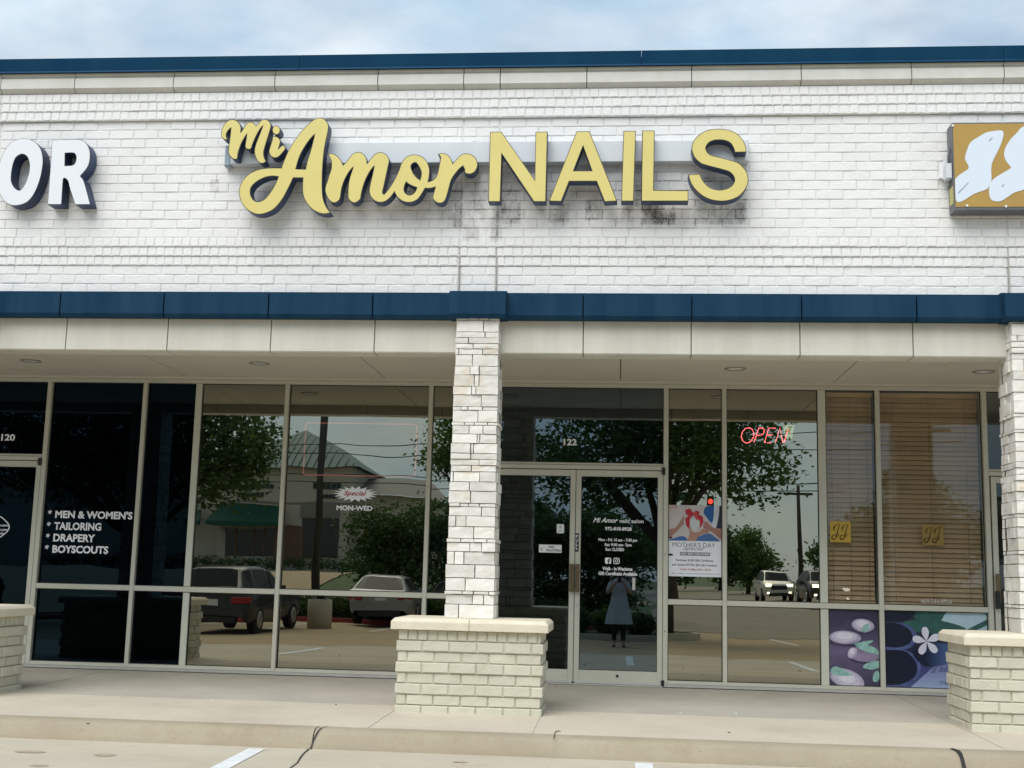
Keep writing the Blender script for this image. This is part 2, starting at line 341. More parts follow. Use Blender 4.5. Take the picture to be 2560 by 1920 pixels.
# bits of litter on the walk
M_lit = mat('litter_white', (0.75, 0.74, 0.7), 0.8); M_lit2 = mat('litter_brown', (0.10, 0.07, 0.04), 0.8)
def litter(px, py, r, m_, lab, cat='litter'):
    p = GS(px, py); bb = MB(); n_ = 7
    rr = [r*(0.7+0.6*random.random()) for _ in range(n_)]
    top = [(p.x+rr[k]*cos(2*pi*k/n_), p.y+rr[k]*0.7*sin(2*pi*k/n_), p.z+0.006) for k in range(n_)]; bot = [(x, y, p.z-.001) for x, y, z in top]
    bb.face(top)
    for k in range(n_): j = (k+1) % n_; bb.face([bot[k], bot[j], top[j], top[k]])
    return tag(bb.build('paper_scrap' if m_ is M_lit else 'dry_leaf', m_), lab, cat)
litter(528, 1752, 0.011, M_lit, 'tiny white paper scrap on the grey walk left of the central pedestal')
litter(1840, 1785, 0.012, M_lit, 'largest white paper scrap on the walk right of the double door')
litter(1702, 1783, 0.008, M_lit, 'small white scrap on the walk just right of the glass door')
litter(840, 1762, 0.010, M_lit2, 'dark leaf crumb on the walk left of the central brick pedestal')
litter(220, 1810, 0.012, M_lit2, 'dark leaf crumb at the kerb edge near the left stripe')
litter(1823, 1832, 0.010, M_lit2, 'dark leaf crumb on the tan walk in front of the door')
# worm-shaped twig on the walk
tw = [GS(u, v, .004) for u, v in ((1384, 1847), (1386, 1838), (1388, 1830), (1395, 1827), (1401, 1828))]
tag(MB().tube(tw, 0.003, 6).build('twig', M_lit2), 'short bent twig lying on the walk near the central pedestal', 'twig')

# ================================================================== SHOP BUILDING
BX0, BX1 = -9.4, 8.0
bld = thing('storefront_building', 'white painted brick strip mall storefront with navy trim and dark windows', 'building', (0, 0, 0))
def stains(m, boxes, amt=1.0):
    """weathered marks left on the paint where older sign letters hung"""
    n = m.node_tree; bs = n.nodes['Principled BSDF']; base = bs.inputs['Base Color'].links[0].from_socket
    g = n.nodes.new('ShaderNodeNewGeometry'); sx = n.nodes.new('ShaderNodeSeparateXYZ'); n.links.new(g.outputs['Position'], sx.inputs[0])
    acc = None
    def ma(op, a, b=None, clamp=False):
        q = n.nodes.new('ShaderNodeMath'); q.operation = op; q.use_clamp = clamp
        for i, s in enumerate((a, b)):
            if s is None: continue
            if isinstance(s, (int, float)): q.inputs[i].default_value = s
            else: n.links.new(s, q.inputs[i])
        return q.outputs[0]
    for (x0, x1, z0, z1, k) in boxes:
        dx = ma('DIVIDE', ma('ABSOLUTE', ma('SUBTRACT', sx.outputs[0], (x0+x1)/2)), abs(x1-x0)/2)
        dz = ma('DIVIDE', ma('ABSOLUTE', ma('SUBTRACT', sx.outputs[2], (z0+z1)/2)), abs(z1-z0)/2)
        d = ma('MAXIMUM', dx, dz)
        f = ma('MULTIPLY', ma('MULTIPLY', ma('SUBTRACT', 1.0, d, True), 6.0, True), k)
        acc = f if acc is None else ma('MAXIMUM', acc, f)
    t = n.nodes.new('ShaderNodeTexNoise'); t.inputs['Scale'].default_value = 9; t.inputs['Detail'].default_value = 8; t.inputs['Roughness'].default_value = 0.7
    mpn = n.nodes.new('ShaderNodeMapping'); mpn.inputs['Scale'].default_value = (1, 1, 0.7); n.links.new(g.outputs['Position'], mpn.inputs['Vector']); n.links.new(mpn.outputs[0], t.inputs['Vector'])
    r = n.nodes.new('ShaderNodeMapRange'); r.inputs['From Min'].default_value = 0.34; r.inputs['From Max'].default_value = 0.62; n.links.new(t.outputs['Fac'], r.inputs['Value'])
    t3 = n.nodes.new('ShaderNodeTexNoise'); t3.inputs['Scale'].default_value = 75; t3.inputs['Detail'].default_value = 5; n.links.new(g.outputs['Position'], t3.inputs['Vector'])
    r3 = n.nodes.new('ShaderNodeMapRange'); r3.inputs['From Min'].default_value = 0.36; r3.inputs['From Max'].default_value = 0.60; r3.inputs['To Min'].default_value = 0.55; n.links.new(t3.outputs['Fac'], r3.inputs['Value'])
    fac = ma('MULTIPLY', ma('MULTIPLY', acc, ma('MULTIPLY', r.outputs[0], r3.outputs[0])), amt)
    x = n.nodes.new('ShaderNodeMixRGB'); x.inputs['Color2'].default_value = (0.12, 0.11, 0.112, 1); n.links.new(fac, x.inputs['Fac']); n.links.new(base, x.inputs['Color1']); n.links.new(x.outputs[0], bs.inputs['Base Color'])
def sb(x0, y0, x1, y1, k):           # stain box from the enlarged crop of the sign
    a = W(1180+x0/2.989, 280+y0/2.989, -2.2); c = W(1180+x1/2.989, 280+y1/2.989, -2.2); return (a.x, c.x, c.z, a.z, k)
SB = [sb(-180, 560, -60, 880, .65), sb(-30, 560, 110, 850, .55), sb(215, 560, 370, 850, .75), sb(560, 680, 735, 830, .75), sb(730, 560, 830, 640, .4), sb(840, 640, 985, 820, .75), sb(1105, 690, 1210, 830, .65),
      sb(1210, 520, 1300, 720, .6), sb(1250, 680, 1530, 850, 1.0), sb(1630, 640, 2070, 850, .7), sb(1700, 480, 1960, 600, .6), sb(0, 215, 115, 270, .7), sb(380, 250, 480, 280, .7), sb(905, 215, 995, 290, .6), sb(-490, 330, -380, 400, .35), sb(1215, 210, 1275, 310, .5), sb(-1960, 500, -1890, 600, .6), sb(-500, 480, 2120, 900, .22), sb(-60, 430, 60, 980, .4), sb(150, 430, 230, 980, .4)]
M_wbrick = mat('white_painted_brick', (0.82, 0.815, 0.80), 0.62, col2=(0.775, 0.77, 0.755), vscale=3, bump=0.55, bscale=55, spec=0.35)
stains(M_wbrick, SB, 1.15); per_object(M_wbrick, 0.015)
M_mort = mat('white_painted_mortar', (0.77, 0.77, 0.755), 0.75, col2=(0.65, 0.65, 0.635), vscale=4, bump=0.5, bscale=70, spec=0.2); stains(M_mort, SB, 2.2)
M_joint = mat('control_joint_sealant', (0.40, 0.38, 0.34), 0.8)
# --- brick meshes (shared)
def brick_mesh(name, Lx, H, Dp, m, seed, rough=0.0022, ch=0.006):
    r = random.Random(seed); j = lambda s=1.0: (r.random()-0.5)*2*rough*s
    x0, x1, z0, z1 = -Lx/2, Lx/2, 0.0, H; b_ = MB()
    ins = [(x0+ch+j(), -Dp+j(.8), z0+ch+j()), (0+j(4), -Dp-rough*.6+j(.8), z0+ch+j()), (x1-ch+j(), -Dp+j(.8), z0+ch+j()), (x1-ch+j(), -Dp+j(.8), z1-ch+j()), (0+j(4), -Dp-rough*.6+j(.8), z1-ch+j()), (x0+ch+j(), -Dp+j(.8), z1-ch+j())]
    mid = [(x0+j(.6), -Dp+ch, z0+j(.6)), (0, -Dp+ch, z0+j(.6)), (x1+j(.6), -Dp+ch, z0+j(.6)), (x1+j(.6), -Dp+ch, z1+j(.6)), (0, -Dp+ch, z1+j(.6)), (x0+j(.6), -Dp+ch, z1+j(.6))]
    bk = [(x, 0.0, z) for x, y, z in mid]
    b_.v = ins+mid+bk
    fs = [(0, 1, 4, 5), (1, 2, 3, 4)]
    for k in range(6): q = (k+1) % 6; fs.append((6+k, 6+q, q, k)); fs.append((12+k, 12+q, 6+q, 6+k))
    b_.f = fs; b_.mi = [0]*len(fs); b_.sm = [False]*len(fs)
    return b_.mesh(name, m)
CO, BL, RP = 0.085, 0.2313, 0.0832        # course, stretcher module, rowlock module of the upper wall
JT = 0.0075
def variants(name, Lx, H, Dp, m, n=6, rough=0.0022): return [brick_mesh(name, Lx, H, Dp, m, 100+k*7+int(Lx*1000), rough) for k in range(n)]
ctrl = [-6.09, -5.77, -1.437, -1.108, 3.27, 3.60]
segs = list(zip([BX0]+ctrl, ctrl+[BX1]))
Z0 = 3.508
rows = []       # (z, kind, y of the wall face)
for k in range(3): rows.append((Z0+k*CO, 's', -2.176))
for k, yy in enumerate((-2.186, -2.196, -2.206)): rows.append((Z0+(3+k)*CO, 'r', yy))
for k in range(13): rows.append((Z0+(6+k)*CO, 's', -2.2))
for k, yy in enumerate((-2.232, -2.238, -2.244)): rows.append((Z0+(19+k)*CO, 'r', yy))
_w = MB().box(BX0, BX1, -2.160, -1.98, 3.46, 5.42)
for (z, kind, yf) in rows: _w.box(BX0+.001, BX1-.001, yf+0.0048, -2.1, z+.0005, z+CO-.0005)
wall = _w.build('upper_wall', M_mort, bld)
items = []
rb = random.Random(5)
for ri, (z, kind, yf) in enumerate(rows):
    mod = BL if kind == 's' else RP
    for (a, c) in segs:
        a2, c2 = a+0.005, c-0.005
        x = a2 - (mod*0.5 if (ri % 2 and kind == 's') else 0.0) - (rb.random()*0.03 if kind == 'r' else 0)
        while x < c2-0.02:
            e = min(x+mod*(1 if kind == 's' else rb.uniform(.93, 1.07)), c2); s = max(x, a2)
            if e-s > 0.028: items.append((s, e, z, kind, yf))
            x += mod if kind == 's' else (e-x)
def vis(it):
    c_ = Vector(((it[0]+it[1])/2, it[4], it[2])); d = c_-CAMP
    u = d.dot(_rt)/d.dot(_fw)*F+IW/2
    return (0 if (5 < u < IW-5 and it[3] == 's' and it[1]-it[0] > 0.2) else 1, d.length)
items.sort(key=vis)
cache = {}
rest = MB()
for k, (s, e, z, kind, yf) in enumerate(items):
    Lq = round((e-s-JT)/0.012)*0.012 if (e-s) < BL-0.002 or kind == 'r' else BL-JT
    key = (round(Lq, 4), rb.randrange(5))
    if key not in cache: cache[key] = brick_mesh('brick', Lq, CO-JT, 0.045, M_wbrick, hash(key) & 0xffff, 0.0022, 0.0042)
    me = cache[key]; loc = Vector(((s+e)/2, yf+0.045+rb.uniform(-.0022, .0022), z+JT/2+rb.uniform(-.001, .001)))
    if k < 300: inst('brick', me, loc, wall)
    else:
        i0 = len(rest.v); rest.v += [tuple(v.co+loc) for v in me.vertices]
        for p in me.polygons: rest.f.append(tuple(i0+q for q in p.vertices)); rest.mi.append(0); rest.sm.append(False)
rs = rest.build('brick_field', M_wbrick, wall); rs['kind'] = 'stuff'
for x in ctrl: MB().box(x-0.004, x+0.004, -2.1935, -2.17, 3.47, 5.36).build('control_joint', M_joint, wall)
# --- stone course under the coping
M_stone = mat('cast_stone', (0.66, 0.655, 0.61), 0.8, col2=(0.58, 0.57, 0.52), vscale=4, bump=0.35, bscale=120, spec=0.25)
stx = [BX0, -8.6, -7.64, -6.70, -6.09, -5.77, -5.06, -4.12, -3.17, -2.22, -1.437, -1.108, -0.333, 0.593, 1.545, 2.49, 3.27, 3.60, 4.3, 5.25, 6.2, 7.15, BX1]
sc_ = MB().box(BX0, BX1, -2.20, -1.98, 5.41, 5.60).build('stone_cornice', M_mort, bld)
for i in range(len(stx)-1):
    prof = [(-2.19, 5.382), (-2.235, 5.385), (-2.285, 5.418), (-2.285, 5.512), (-2.262, 5.518), (-2.262, 5.536), (-2.285, 5.541), (-2.285, 5.56), (-2.19, 5.56)]
    MB().prism(prof, stx[i]+0.004, stx[i+1]-0.004).build('cornice_stone', M_stone, sc_)
# --- navy coping
M_navy = mat('navy_painted_metal', (0.002, 0.040, 0.098), 0.5, col2=(0.006, 0.052, 0.110), vscale=4, spec=0.12, bump=0.06, bscale=9, streak=True)
M_navy2 = mat('navy_painted_stucco', (0.006, 0.034, 0.074), 0.75, col2=(0.016, 0.052, 0.096), vscale=6, spec=0.08, bump=0.35, bscale=150, streak=True)
cpx = [BX0, -6.04, -2.94, 0.15, 3.262, 6.35, BX1]
cp0 = MB().box(BX0, BX1, -2.26, -1.9, 5.52, 5.66).build('coping', M_navy, bld)
for i in range(len(cpx)-1):
    prof = [(-2.29, 5.575), (-2.312, 5.555), (-2.318, 5.558), (-2.305, 5.578), (-2.33, 5.69), (-1.86, 5.735), (-1.86, 5.56)]
    MB().prism(prof, cpx[i]+0.002, cpx[i+1]-0.002).build('coping_panel', M_navy, cp0)
# --- navy band above the arcade
bnx = [BX0, -8.75, -7.8, -6.87, -5.97, -5.01, -4.055, -3.104, -2.172, -1.24, -0.333, 0.594, 1.518, 2.47, 3.42, 4.35, 5.3, 6.25, 7.2, BX1]
bn0 = MB().box(BX0, BX1, -2.27, -2.0, 3.272, 3.50).build('navy_band', M_navy2, bld)
for i in range(len(bnx)-1):
    prof = [(-2.20, 3.265), (-2.295, 3.262), (-2.315, 3.292), (-2.315, 3.474), (-2.19, 3.506), (-2.10, 3.506), (-2.10, 3.265)]
    MB().prism(prof, bnx[i]+0.006, bnx[i+1]-0.006).build('band_panel', M_navy2, bn0)
COLC = [-5.89, -1.241, 3.41]       # column centres
for xc in COLC:
    prof = [(-2.20, 3.258), (-2.385, 3.255), (-2.405, 3.285), (-2.405, 3.482), (-2.30, 3.51), (-2.20, 3.51)]
    MB().prism(prof, xc-0.245, xc+0.245).build('band_block', M_navy2, bn0)
# --- stucco beam
M_stucco = mat('beige_stucco', (0.70, 0.68, 0.60), 0.85, col2=(0.61, 0.585, 0.51), vscale=4, streak=True, bump=0.7, bscale=170, spec=0.2)
bmx_ = [BX0, -8.75, -7.8, -6.87, -5.93, -4.984, -4.044, -3.101, -2.168, -1.24, -0.332, 0.596, 1.517, 2.459, 3.4, 4.35, 5.3, 6.25, 7.2, BX1]
bm0 = MB().box(BX0, BX1, -2.18, -1.99, 2.99, 3.30).build('stucco_beam', mat('stucco_joint', (0.26, 0.25, 0.21), 0.9), bld)
for i in range(len(bmx_)-1):
    prof = [(-1.98, 2.975), (-2.19, 2.975), (-2.20, 2.985), (-2.20, 3.29), (-1.98, 3.29)]
    MB().prism(prof, bmx_[i]+0.005, bmx_[i+1]-0.005).build('beam_panel', M_stucco, bm0)
# --- soffit
M_soffit = mat('soffit_board', (0.62, 0.58, 0.50), 0.85, col2=(0.58, 0.54, 0.465), vscale=2, bump=0.3, bscale=140, spec=0.2)
sf0 = MB().box(BX0, BX1, -1.985, 0.12, 3.10, 3.30).build('soffit', mat('soffit_gap', (0.16, 0.14, 0.12), 0.9), bld)
sfx = [BX0, -6.85, -4.60, -2.47, -0.007, 2.155, 4.6, 7.0, BX1]
for i in range(len(sfx)-1): MB().box(sfx[i]+0.005, sfx[i+1]-0.005, -1.978, -0.075, 3.085, 3.105).build('soffit_panel', M_soffit, sf0)
MB().box(BX0, BX1, -0.07, 0.0, 3.066, 3.10).build('soffit_trim', M_soffit, sf0)
M_can = mat('downlight_ring', (0.26, 0.25, 0.23), 0.4); M_lens = mat('downlight_lens', (0.85, 0.85, 0.82), 0.12, spec=0.8)
for (x, y) in ((-8.2, -0.98), (-5.907, -0.99), (-3.569, -0.96), (-1.25, -0.95), (1.091, -0.90), (3.418, -0.86), (5.75, -0.9)):
    n_ = 24; bb = MB()
    for k in range(n_):
        a, c = 2*pi*k/n_, 2*pi*(k+1)/n_
        for (r0, z0, r1, z1) in ((0.105, 3.0845, 0.10, 3.077), (0.10, 3.077, 0.078, 3.077), (0.078, 3.077, 0.070, 3.10)):
            bb.face([(x+r0*cos(a), y+r0*sin(a), z0), (x+r0*cos(c), y+r0*sin(c), z0), (x+r1*cos(c), y+r1*sin(c), z1), (x+r1*cos(a), y+r1*sin(a), z1)])
    d = bb.build('downlight', M_can, sf0)
    MB().face([(x+0.07*cos(2*pi*k/n_), y+0.07*sin(2*pi*k/n_), 3.081) for k in range(n_)][::-1]).build('downlight_lens', M_lens, sf0)
for (x0, x1) in ((-6.2, -5.65), (2.98, 3.5)):      # flush access hatches beside the columns
    MB().box(x0, x1, -1.62, -1.18, 3.0805, 3.086).build('soffit_hatch', M_soffit, sf0)
# --- stone columns
M_ledge = mat('white_ledgestone', (0.80, 0.785, 0.745), 0.7, col2=(0.70, 0.66, 0.59), vscale=9, bump=0.35, bscale=40, spec=0.3)
per_object(M_ledge, 0.15)
def ledge_tint(m):
    n = m.node_tree; b = n.nodes['Principled BSDF']; src = b.inputs['Base Color'].links[0].from_socket
    g = n.nodes.new('ShaderNodeNewGeometry'); t = n.nodes.new('ShaderNodeTexNoise'); t.inputs['Scale'].default_value = 7; t.inputs['Detail'].default_value = 4
    r = n.nodes.new('ShaderNodeMapRange'); r.inputs['From Min'].default_value = 0.58; r.inputs['From Max'].default_value = 0.72; r.inputs['To Max'].default_value = 0.5
    x = n.nodes.new('ShaderNodeMixRGB'); x.inputs['Color2'].default_value = (0.66, 0.50, 0.32, 1)
    n.links.new(g.outputs['Position'], t.inputs['Vector']); n.links.new(t.outputs['Fac'], r.inputs['Value']); n.links.new(r.outputs[0], x.inputs['Fac']); n.links.new(src, x.inputs['Color1']); n.links.new(x.outputs[0], b.inputs['Base Color'])
ledge_tint(M_ledge)
M_core = mat('column_core', (0.10, 0.095, 0.085), 0.95)
yrow = [20, 30, 77, 101, 125, 147, 170, 217, 253, 300, 335, 383, 397, 445, 458, 493, 530, 570, 594, 618, 643, 683, 720, 768, 782, 818, 860, 907, 922, 958, 1008, 1060, 1110, 1124, 1162, 1215]
def stone_mesh(Lx, H, D, seed):
    r = random.Random(seed); b_ = MB(); nx = max(2, int(Lx/0.055)); nz = max(2, int(H/0.03)); G_ = []
    off = Vector((r.random()*50, r.random()*50, r.random()*50))
    for j in range(nz+1):
        for i in range(nx+1):
            x = -Lx/2+Lx*i/nx; z = H*j/nz; ed = (i in (0, nx)) or (j in (0, nz))
            y = -D+0.006*mnoise.noise(off+Vector((x*8, z*12, 0)))+0.003*mnoise.noise(off+Vector((x*26, z*34, 5)))
            if ed: y += 0.0015
            G_.append((x*(0.995 if ed else 1)+(0.002*(r.random()-.5)), y, z+(0.002*(r.random()-.5))))
    b_.v = G_
    id_ = lambda i, j: j*(nx+1)+i
    for j in range(nz):
        for i in range(nx): b_.f.append((id_(i, j), id_(i+1, j), id_(i+1, j+1), id_(i, j+1)))
    loop = [id_(i, 0) for i in range(nx+1)]+[id_(nx, j) for j in range(1, nz+1)]+[id_(i, nz) for i in range(nx-1, -1, -1)]+[id_(0, j) for j in range(nz-1, 0, -1)]
    k0 = len(b_.v); b_.v += [(b_.v[q][0], 0.0, b_.v[q][2]) for q in loop]
    for k in range(len(loop)): q = (k+1) % len(loop); b_.f.append((k0+k, k0+q, loop[q], loop[k]))
    b_.mi = [0]*len(b_.f); b_.sm = [False]*len(b_.f)
    return b_.mesh('ledge_stone', M_ledge)
def column(xc, yc, seed, zt=3.262):
    r = random.Random(seed); co = MB().box(xc-0.155, xc+0.155, yc-0.155, yc+0.155, 0.69, zt).build('stone_column', M_core, bld)
    zs = [0.7095+(zt-0.7095)*(1-(q-20)/1195.0) for q in yrow][::-1]
    for i in range(len(zs)-1):
        z0, z1 = zs[i], zs[i+1]; H = z1-z0-0.006
        hw = 0.208+(0.186-0.208)*((z0-0.722)/2.5)+r.uniform(-.004, .006)
        hd = hw
        for side, rot in enumerate((0, 90, 180, 270)):
            full = hw*2 if side in (0, 2) else hd*2-0.075*2
            cuts = [0.0]
            tot = full; npc = 2 if r.random() < .5 else 3
            if H < 0.03: npc = 4 if side in (0, 2) else 2
            if side in (1, 3): npc = 1 if r.random() < .45 else 2
            ws = [r.uniform(.5, 2.0) for _ in range(npc)]
            if npc == 3 and r.random() < .75: ws[r.choice((0, 1, 1))] *= 0.32
            s = sum(ws); acc = -tot/2
            for wv in ws:
                L_ = tot*wv/s; xm = acc+L_/2; acc += L_
                D_ = 0.075+r.uniform(-.012, .010)
                me = stone_mesh(L_-0.0065, H, D_, r.randrange(1 << 20))
                R_ = Matrix.Rotation(radians(rot), 4, 'Z'); p = Vector((xm, -(hd-0.075), 0)); p = R_ @ p
                inst('ledge_stone', me, (xc+p.x, yc+p.y, z0+0.0015), co, R_)
    return co
for k, xc in enumerate(COLC): column(xc, -2.155, 40+k)
# --- brick pedestals with stone caps
M_cbrick = mat('cream_painted_brick', (0.62, 0.59, 0.475), 0.66, col2=(0.55, 0.525, 0.415), vscale=6, bump=0.5, bscale=60, spec=0.3); per_object(M_cbrick, 0.07)
M_cmort = mat('cream_painted_mortar', (0.56, 0.54, 0.43), 0.8, col2=(0.45, 0.43, 0.335), vscale=5, bump=0.4, bscale=80)
M_cap = mat('limestone_cap', (0.72, 0.655, 0.52), 0.8, col2=(0.64, 0.575, 0.445), vscale=6, bump=0.4, bscale=90, spec=0.25)
PCO, PBL, PRP = 0.0848, 0.2215, 0.082
pcache = {}
def pbrick(Lx, H, dp, r):
    key = (round(Lx/0.008), round(H/0.004), r.randrange(5))
    if key not in pcache: pcache[key] = brick_mesh('brick', key[0]*0.008, H, dp, M_cbrick, hash(key) & 0xffff, 0.0026, 0.0045)
    return pcache[key]
def pedestal(x0, x1, y0, y1, seed, split):
    r = random.Random(seed); xc, yc = (x0+x1)/2, (y0+y1)/2; DP = 0.06
    rws = [(-0.050, 0.070, 's', 0.010)]; z = 0.020
    for k in range(6): rws.append((z, PCO, 's', (0.0, 0.014)[k % 2])); z += PCO
    rws.append((z, 0.616-z, 'r', -0.004))
    cr_ = MB().box(x0+0.03, x1-0.03, y0+0.03, y1-0.03, -0.06, 0.62)
    for (z, h, kind, pr) in rws: g_ = 0.009-pr; cr_.box(x0+g_, x1-g_, y0+g_, y1-g_, z-.001, z+h-.002)
    core = cr_.build('brick_pedestal', M_cmort, bld)
    for ri, (z, h, kind, pr) in enumerate(rws):
        mod = PBL if kind == 's' else PRP
        for side, rot in enumerate((0, 90, 180, 270)):
            lenx = (x1-x0)+2*pr if side in (0, 2) else (y1-y0)+2*pr-2*DP-0.008
            halfd = ((y1-y0) if side in (0, 2) else (x1-x0))/2+pr
            s = -lenx/2; end = lenx/2
            x = s-(mod*0.62 if (ri % 2 and kind == 's') else 0.0)
            while x < end-0.02:
                a, c = max(x, s), min(x+mod*(1 if kind == 's' else r.uniform(.95, 1.05)), end)
                if c-a > 0.03:
                    me = pbrick(c-a-0.010, h-0.009, DP, r); R_ = Matrix.Rotation(radians(rot), 4, 'Z')
                    p = R_ @ Vector(((a+c)/2, -(halfd-DP)+r.uniform(-.003, .003), 0))
                    inst('brick', me, (xc+p.x, yc+p.y, z+0.005), core, R_)
                x = x+mod if kind == 's' else c
    ov = 0.052; zb, zt_, ch = 0.616, 0.709, 0.028
    xs = [x0-ov]+split+[x1+ov]
    for i in range(len(xs)-1):
        a, c = xs[i]+(0.0015 if i else 0), xs[i+1]-(0.0015 if i < len(xs)-2 else 0); la = ch if i == 0 else 0; lc = ch if i == len(xs)-2 else 0
        A, Bq = y0-ov, y1+ov; bb = MB()
        lo = [(a, A, zb), (c, A, zb), (c, Bq, zb), (a, Bq, zb)]; mi_ = [(a, A, zt_-ch), (c, A, zt_-ch), (c, Bq, zt_-ch), (a, Bq, zt_-ch)]
        tp = [(a+la, A+ch, zt_), (c-lc, A+ch, zt_), (c-lc, Bq-ch, zt_), (a+la, Bq-ch, zt_)]
        bb.face(lo[::-1]); bb.face(tp)
        for k in range(4): q = (k+1) % 4; bb.face([lo[k], lo[q], mi_[q], mi_[k]]); bb.face([mi_[k], mi_[q], tp[q], tp[k]])
        o_ = bb.build('cap_stone', M_cap, core)
        bq = bmesh.new(); bq.from_mesh(o_.data); bmesh.ops.remove_doubles(bq, verts=bq.verts, dist=1e-5)
        bmesh.ops.bevel(bq, geom=list(bq.edges), offset=0.004, segments=1, affect='EDGES'); bq.to_mesh(o_.data); bq.free()
pedestal(-1.787, -0.613, -2.62, -1.94, 71, [-1.20])
pedestal(2.727, 4.2, -2.62, -1.94, 72, [3.66])
pedestal(-6.75, -5.262, -2.62, -1.94, 73, [-6.0])
# ================================================================== STOREFRONT GLAZING
M_alu = mat('champagne_aluminium', (0.56, 0.55, 0.465), 0.5, metal=0.15, col2=(0.51, 0.50, 0.42), vscale=3, spec=0.5)
M_alu2 = mat('aluminium_flashing', (0.55, 0.55, 0.51), 0.4, metal=0.4, col2=(0.46, 0.46, 0.42), vscale=8)
M_gask = mat('black_gasket', (0.012, 0.012, 0.013), 0.6)
G_dark = glass('dark_tinted_glass', (0.006, 0.010, 0.016), (0.010, 0.022, 0.033))
G_film = glass('reflective_film_glass', (0.035, 0.06, 0.07), (0.325, 0.318, 0.26))
G_door = glass('door_glass', (0.08, 0.10, 0.11), (0.115, 0.145, 0.16))
G_jj = glass('clear_window_glass', (0.84, 0.84, 0.82), (0.058, 0.063, 0.065))
G_pst = glass('clear_window_glass_low', (0.8, 0.8, 0.8), (0.06, 0.06, 0.06))
ZS, ZM0, ZM1, ZH = 0.066, 0.818, 0.872, 3.028
mull = [(-9.35, -9.30), (-7.22, -7.17), (-6.19, -6.14), (-5.121, -5.076), (-3.562, -3.517), (-2.016, -1.971), (-1.375, -1.325), (0.442, 0.491), (1.038, 1.083), (2.580, 2.627), (3.634, 3.684), (4.72, 4.77), (6.3, 6.35), (7.9, 7.95)]
for (a, c) in mull: MB().bbox(a, c, 0.0, 0.11, 0.034, ZH, 0.004).build('mullion', M_alu, bld)
for (a, c) in ((-4.545, -4.476), (2.008, 2.085)):
    for (z0, z1) in ((ZS, ZM0), (ZM1, ZH)): MB().bbox(a, c, 0.022, 0.16, z0+0.002, z1-0.002, 0.004).build('party_wall_post', mat('post_paint', (0.56, 0.57, 0.48), 0.5, col2=(0.50, 0.51, 0.43), vscale=4), bld)
hx = [BX0, -7.4, -3.9, -0.9, 1.1, 4.2, BX1]
for i in range(len(hx)-1): MB().bbox(hx[i]+.001, hx[i+1]-.001, -0.003, 0.11, ZH, 3.066, 0.004).build('head_rail', M_alu, bld)
bays = [(-9.30, -7.22), (-6.14, -5.121), (-5.076, -3.562), (-3.517, -2.016), (-1.971, -1.375), (0.491, 1.038), (1.083, 2.580), (2.627, 3.634), (4.77, 6.3), (6.35, 7.9)]
for (a, c) in bays:
    MB().bbox(a-.0, c+.0, 0.004, 0.105, ZM0, ZM1, 0.004).build('middle_rail', M_alu, bld)
    MB().bbox(a, c, 0.004, 0.105, 0.034, ZS+0.002, 0.003).build('bottom_rail', M_alu, bld)
for (a, c) in ((BX0, -7.2), (-6.19, -1.34), (0.455, 3.70), (4.72, BX1)):
    MB().bbox(a, c, -0.022, 0.11, 0.006, 0.033, 0.003).build('sill_flashing', M_alu2, bld)
    MB().box(a, c, -0.016, 0.11, 0.0006, 0.006).build('sill_gasket', M_gask, bld)
def pane(x0, x1, z0, z1, g, y=0.055, parent=None, gk=0.007):
    for (a, c, e, f) in ((x0, x0+gk, z0, z1), (x1-gk, x1, z0, z1), (x0+gk, x1-gk, z0, z0+gk), (x0+gk, x1-gk, z1-gk, z1)):
        MB().box(a, c, y-0.012, y+0.006, e, f).build('gasket', M_gask, parent or bld)
    e1, e2 = random.uniform(-.0012, .0012)*(x1-x0), random.uniform(-.0010, .0010)*(z1-z0)
    return MB().face([(x0, y-e1-e2, z0), (x1, y+e1-e2, z0), (x1, y+e1+e2, z1), (x0, y-e1+e2, z1)]).build('window_pane', g, parent or bld)
for (a, c, g, gl) in ((-9.30, -7.22, G_dark, G_dark), (-6.14, -5.121, G_dark, G_dark), (-5.076, -4.545, G_dark, G_dark), (-4.476, -3.562, G_film, G_film), (-3.517, -2.016, G_film, G_film), (-1.971, -1.375, G_film, G_film),
                      (0.491, 1.038, G_film, G_film), (1.083, 2.008, G_film, G_film), (2.085, 2.580, G_jj, G_pst), (2.627, 3.634, G_jj, G_pst), (4.77, 6.3, G_jj, G_pst), (6.35, 7.9, G_jj, G_pst)):
    pane(a, c, ZM1, ZH, g); pane(a, c, ZS+0.002, ZM0, gl)
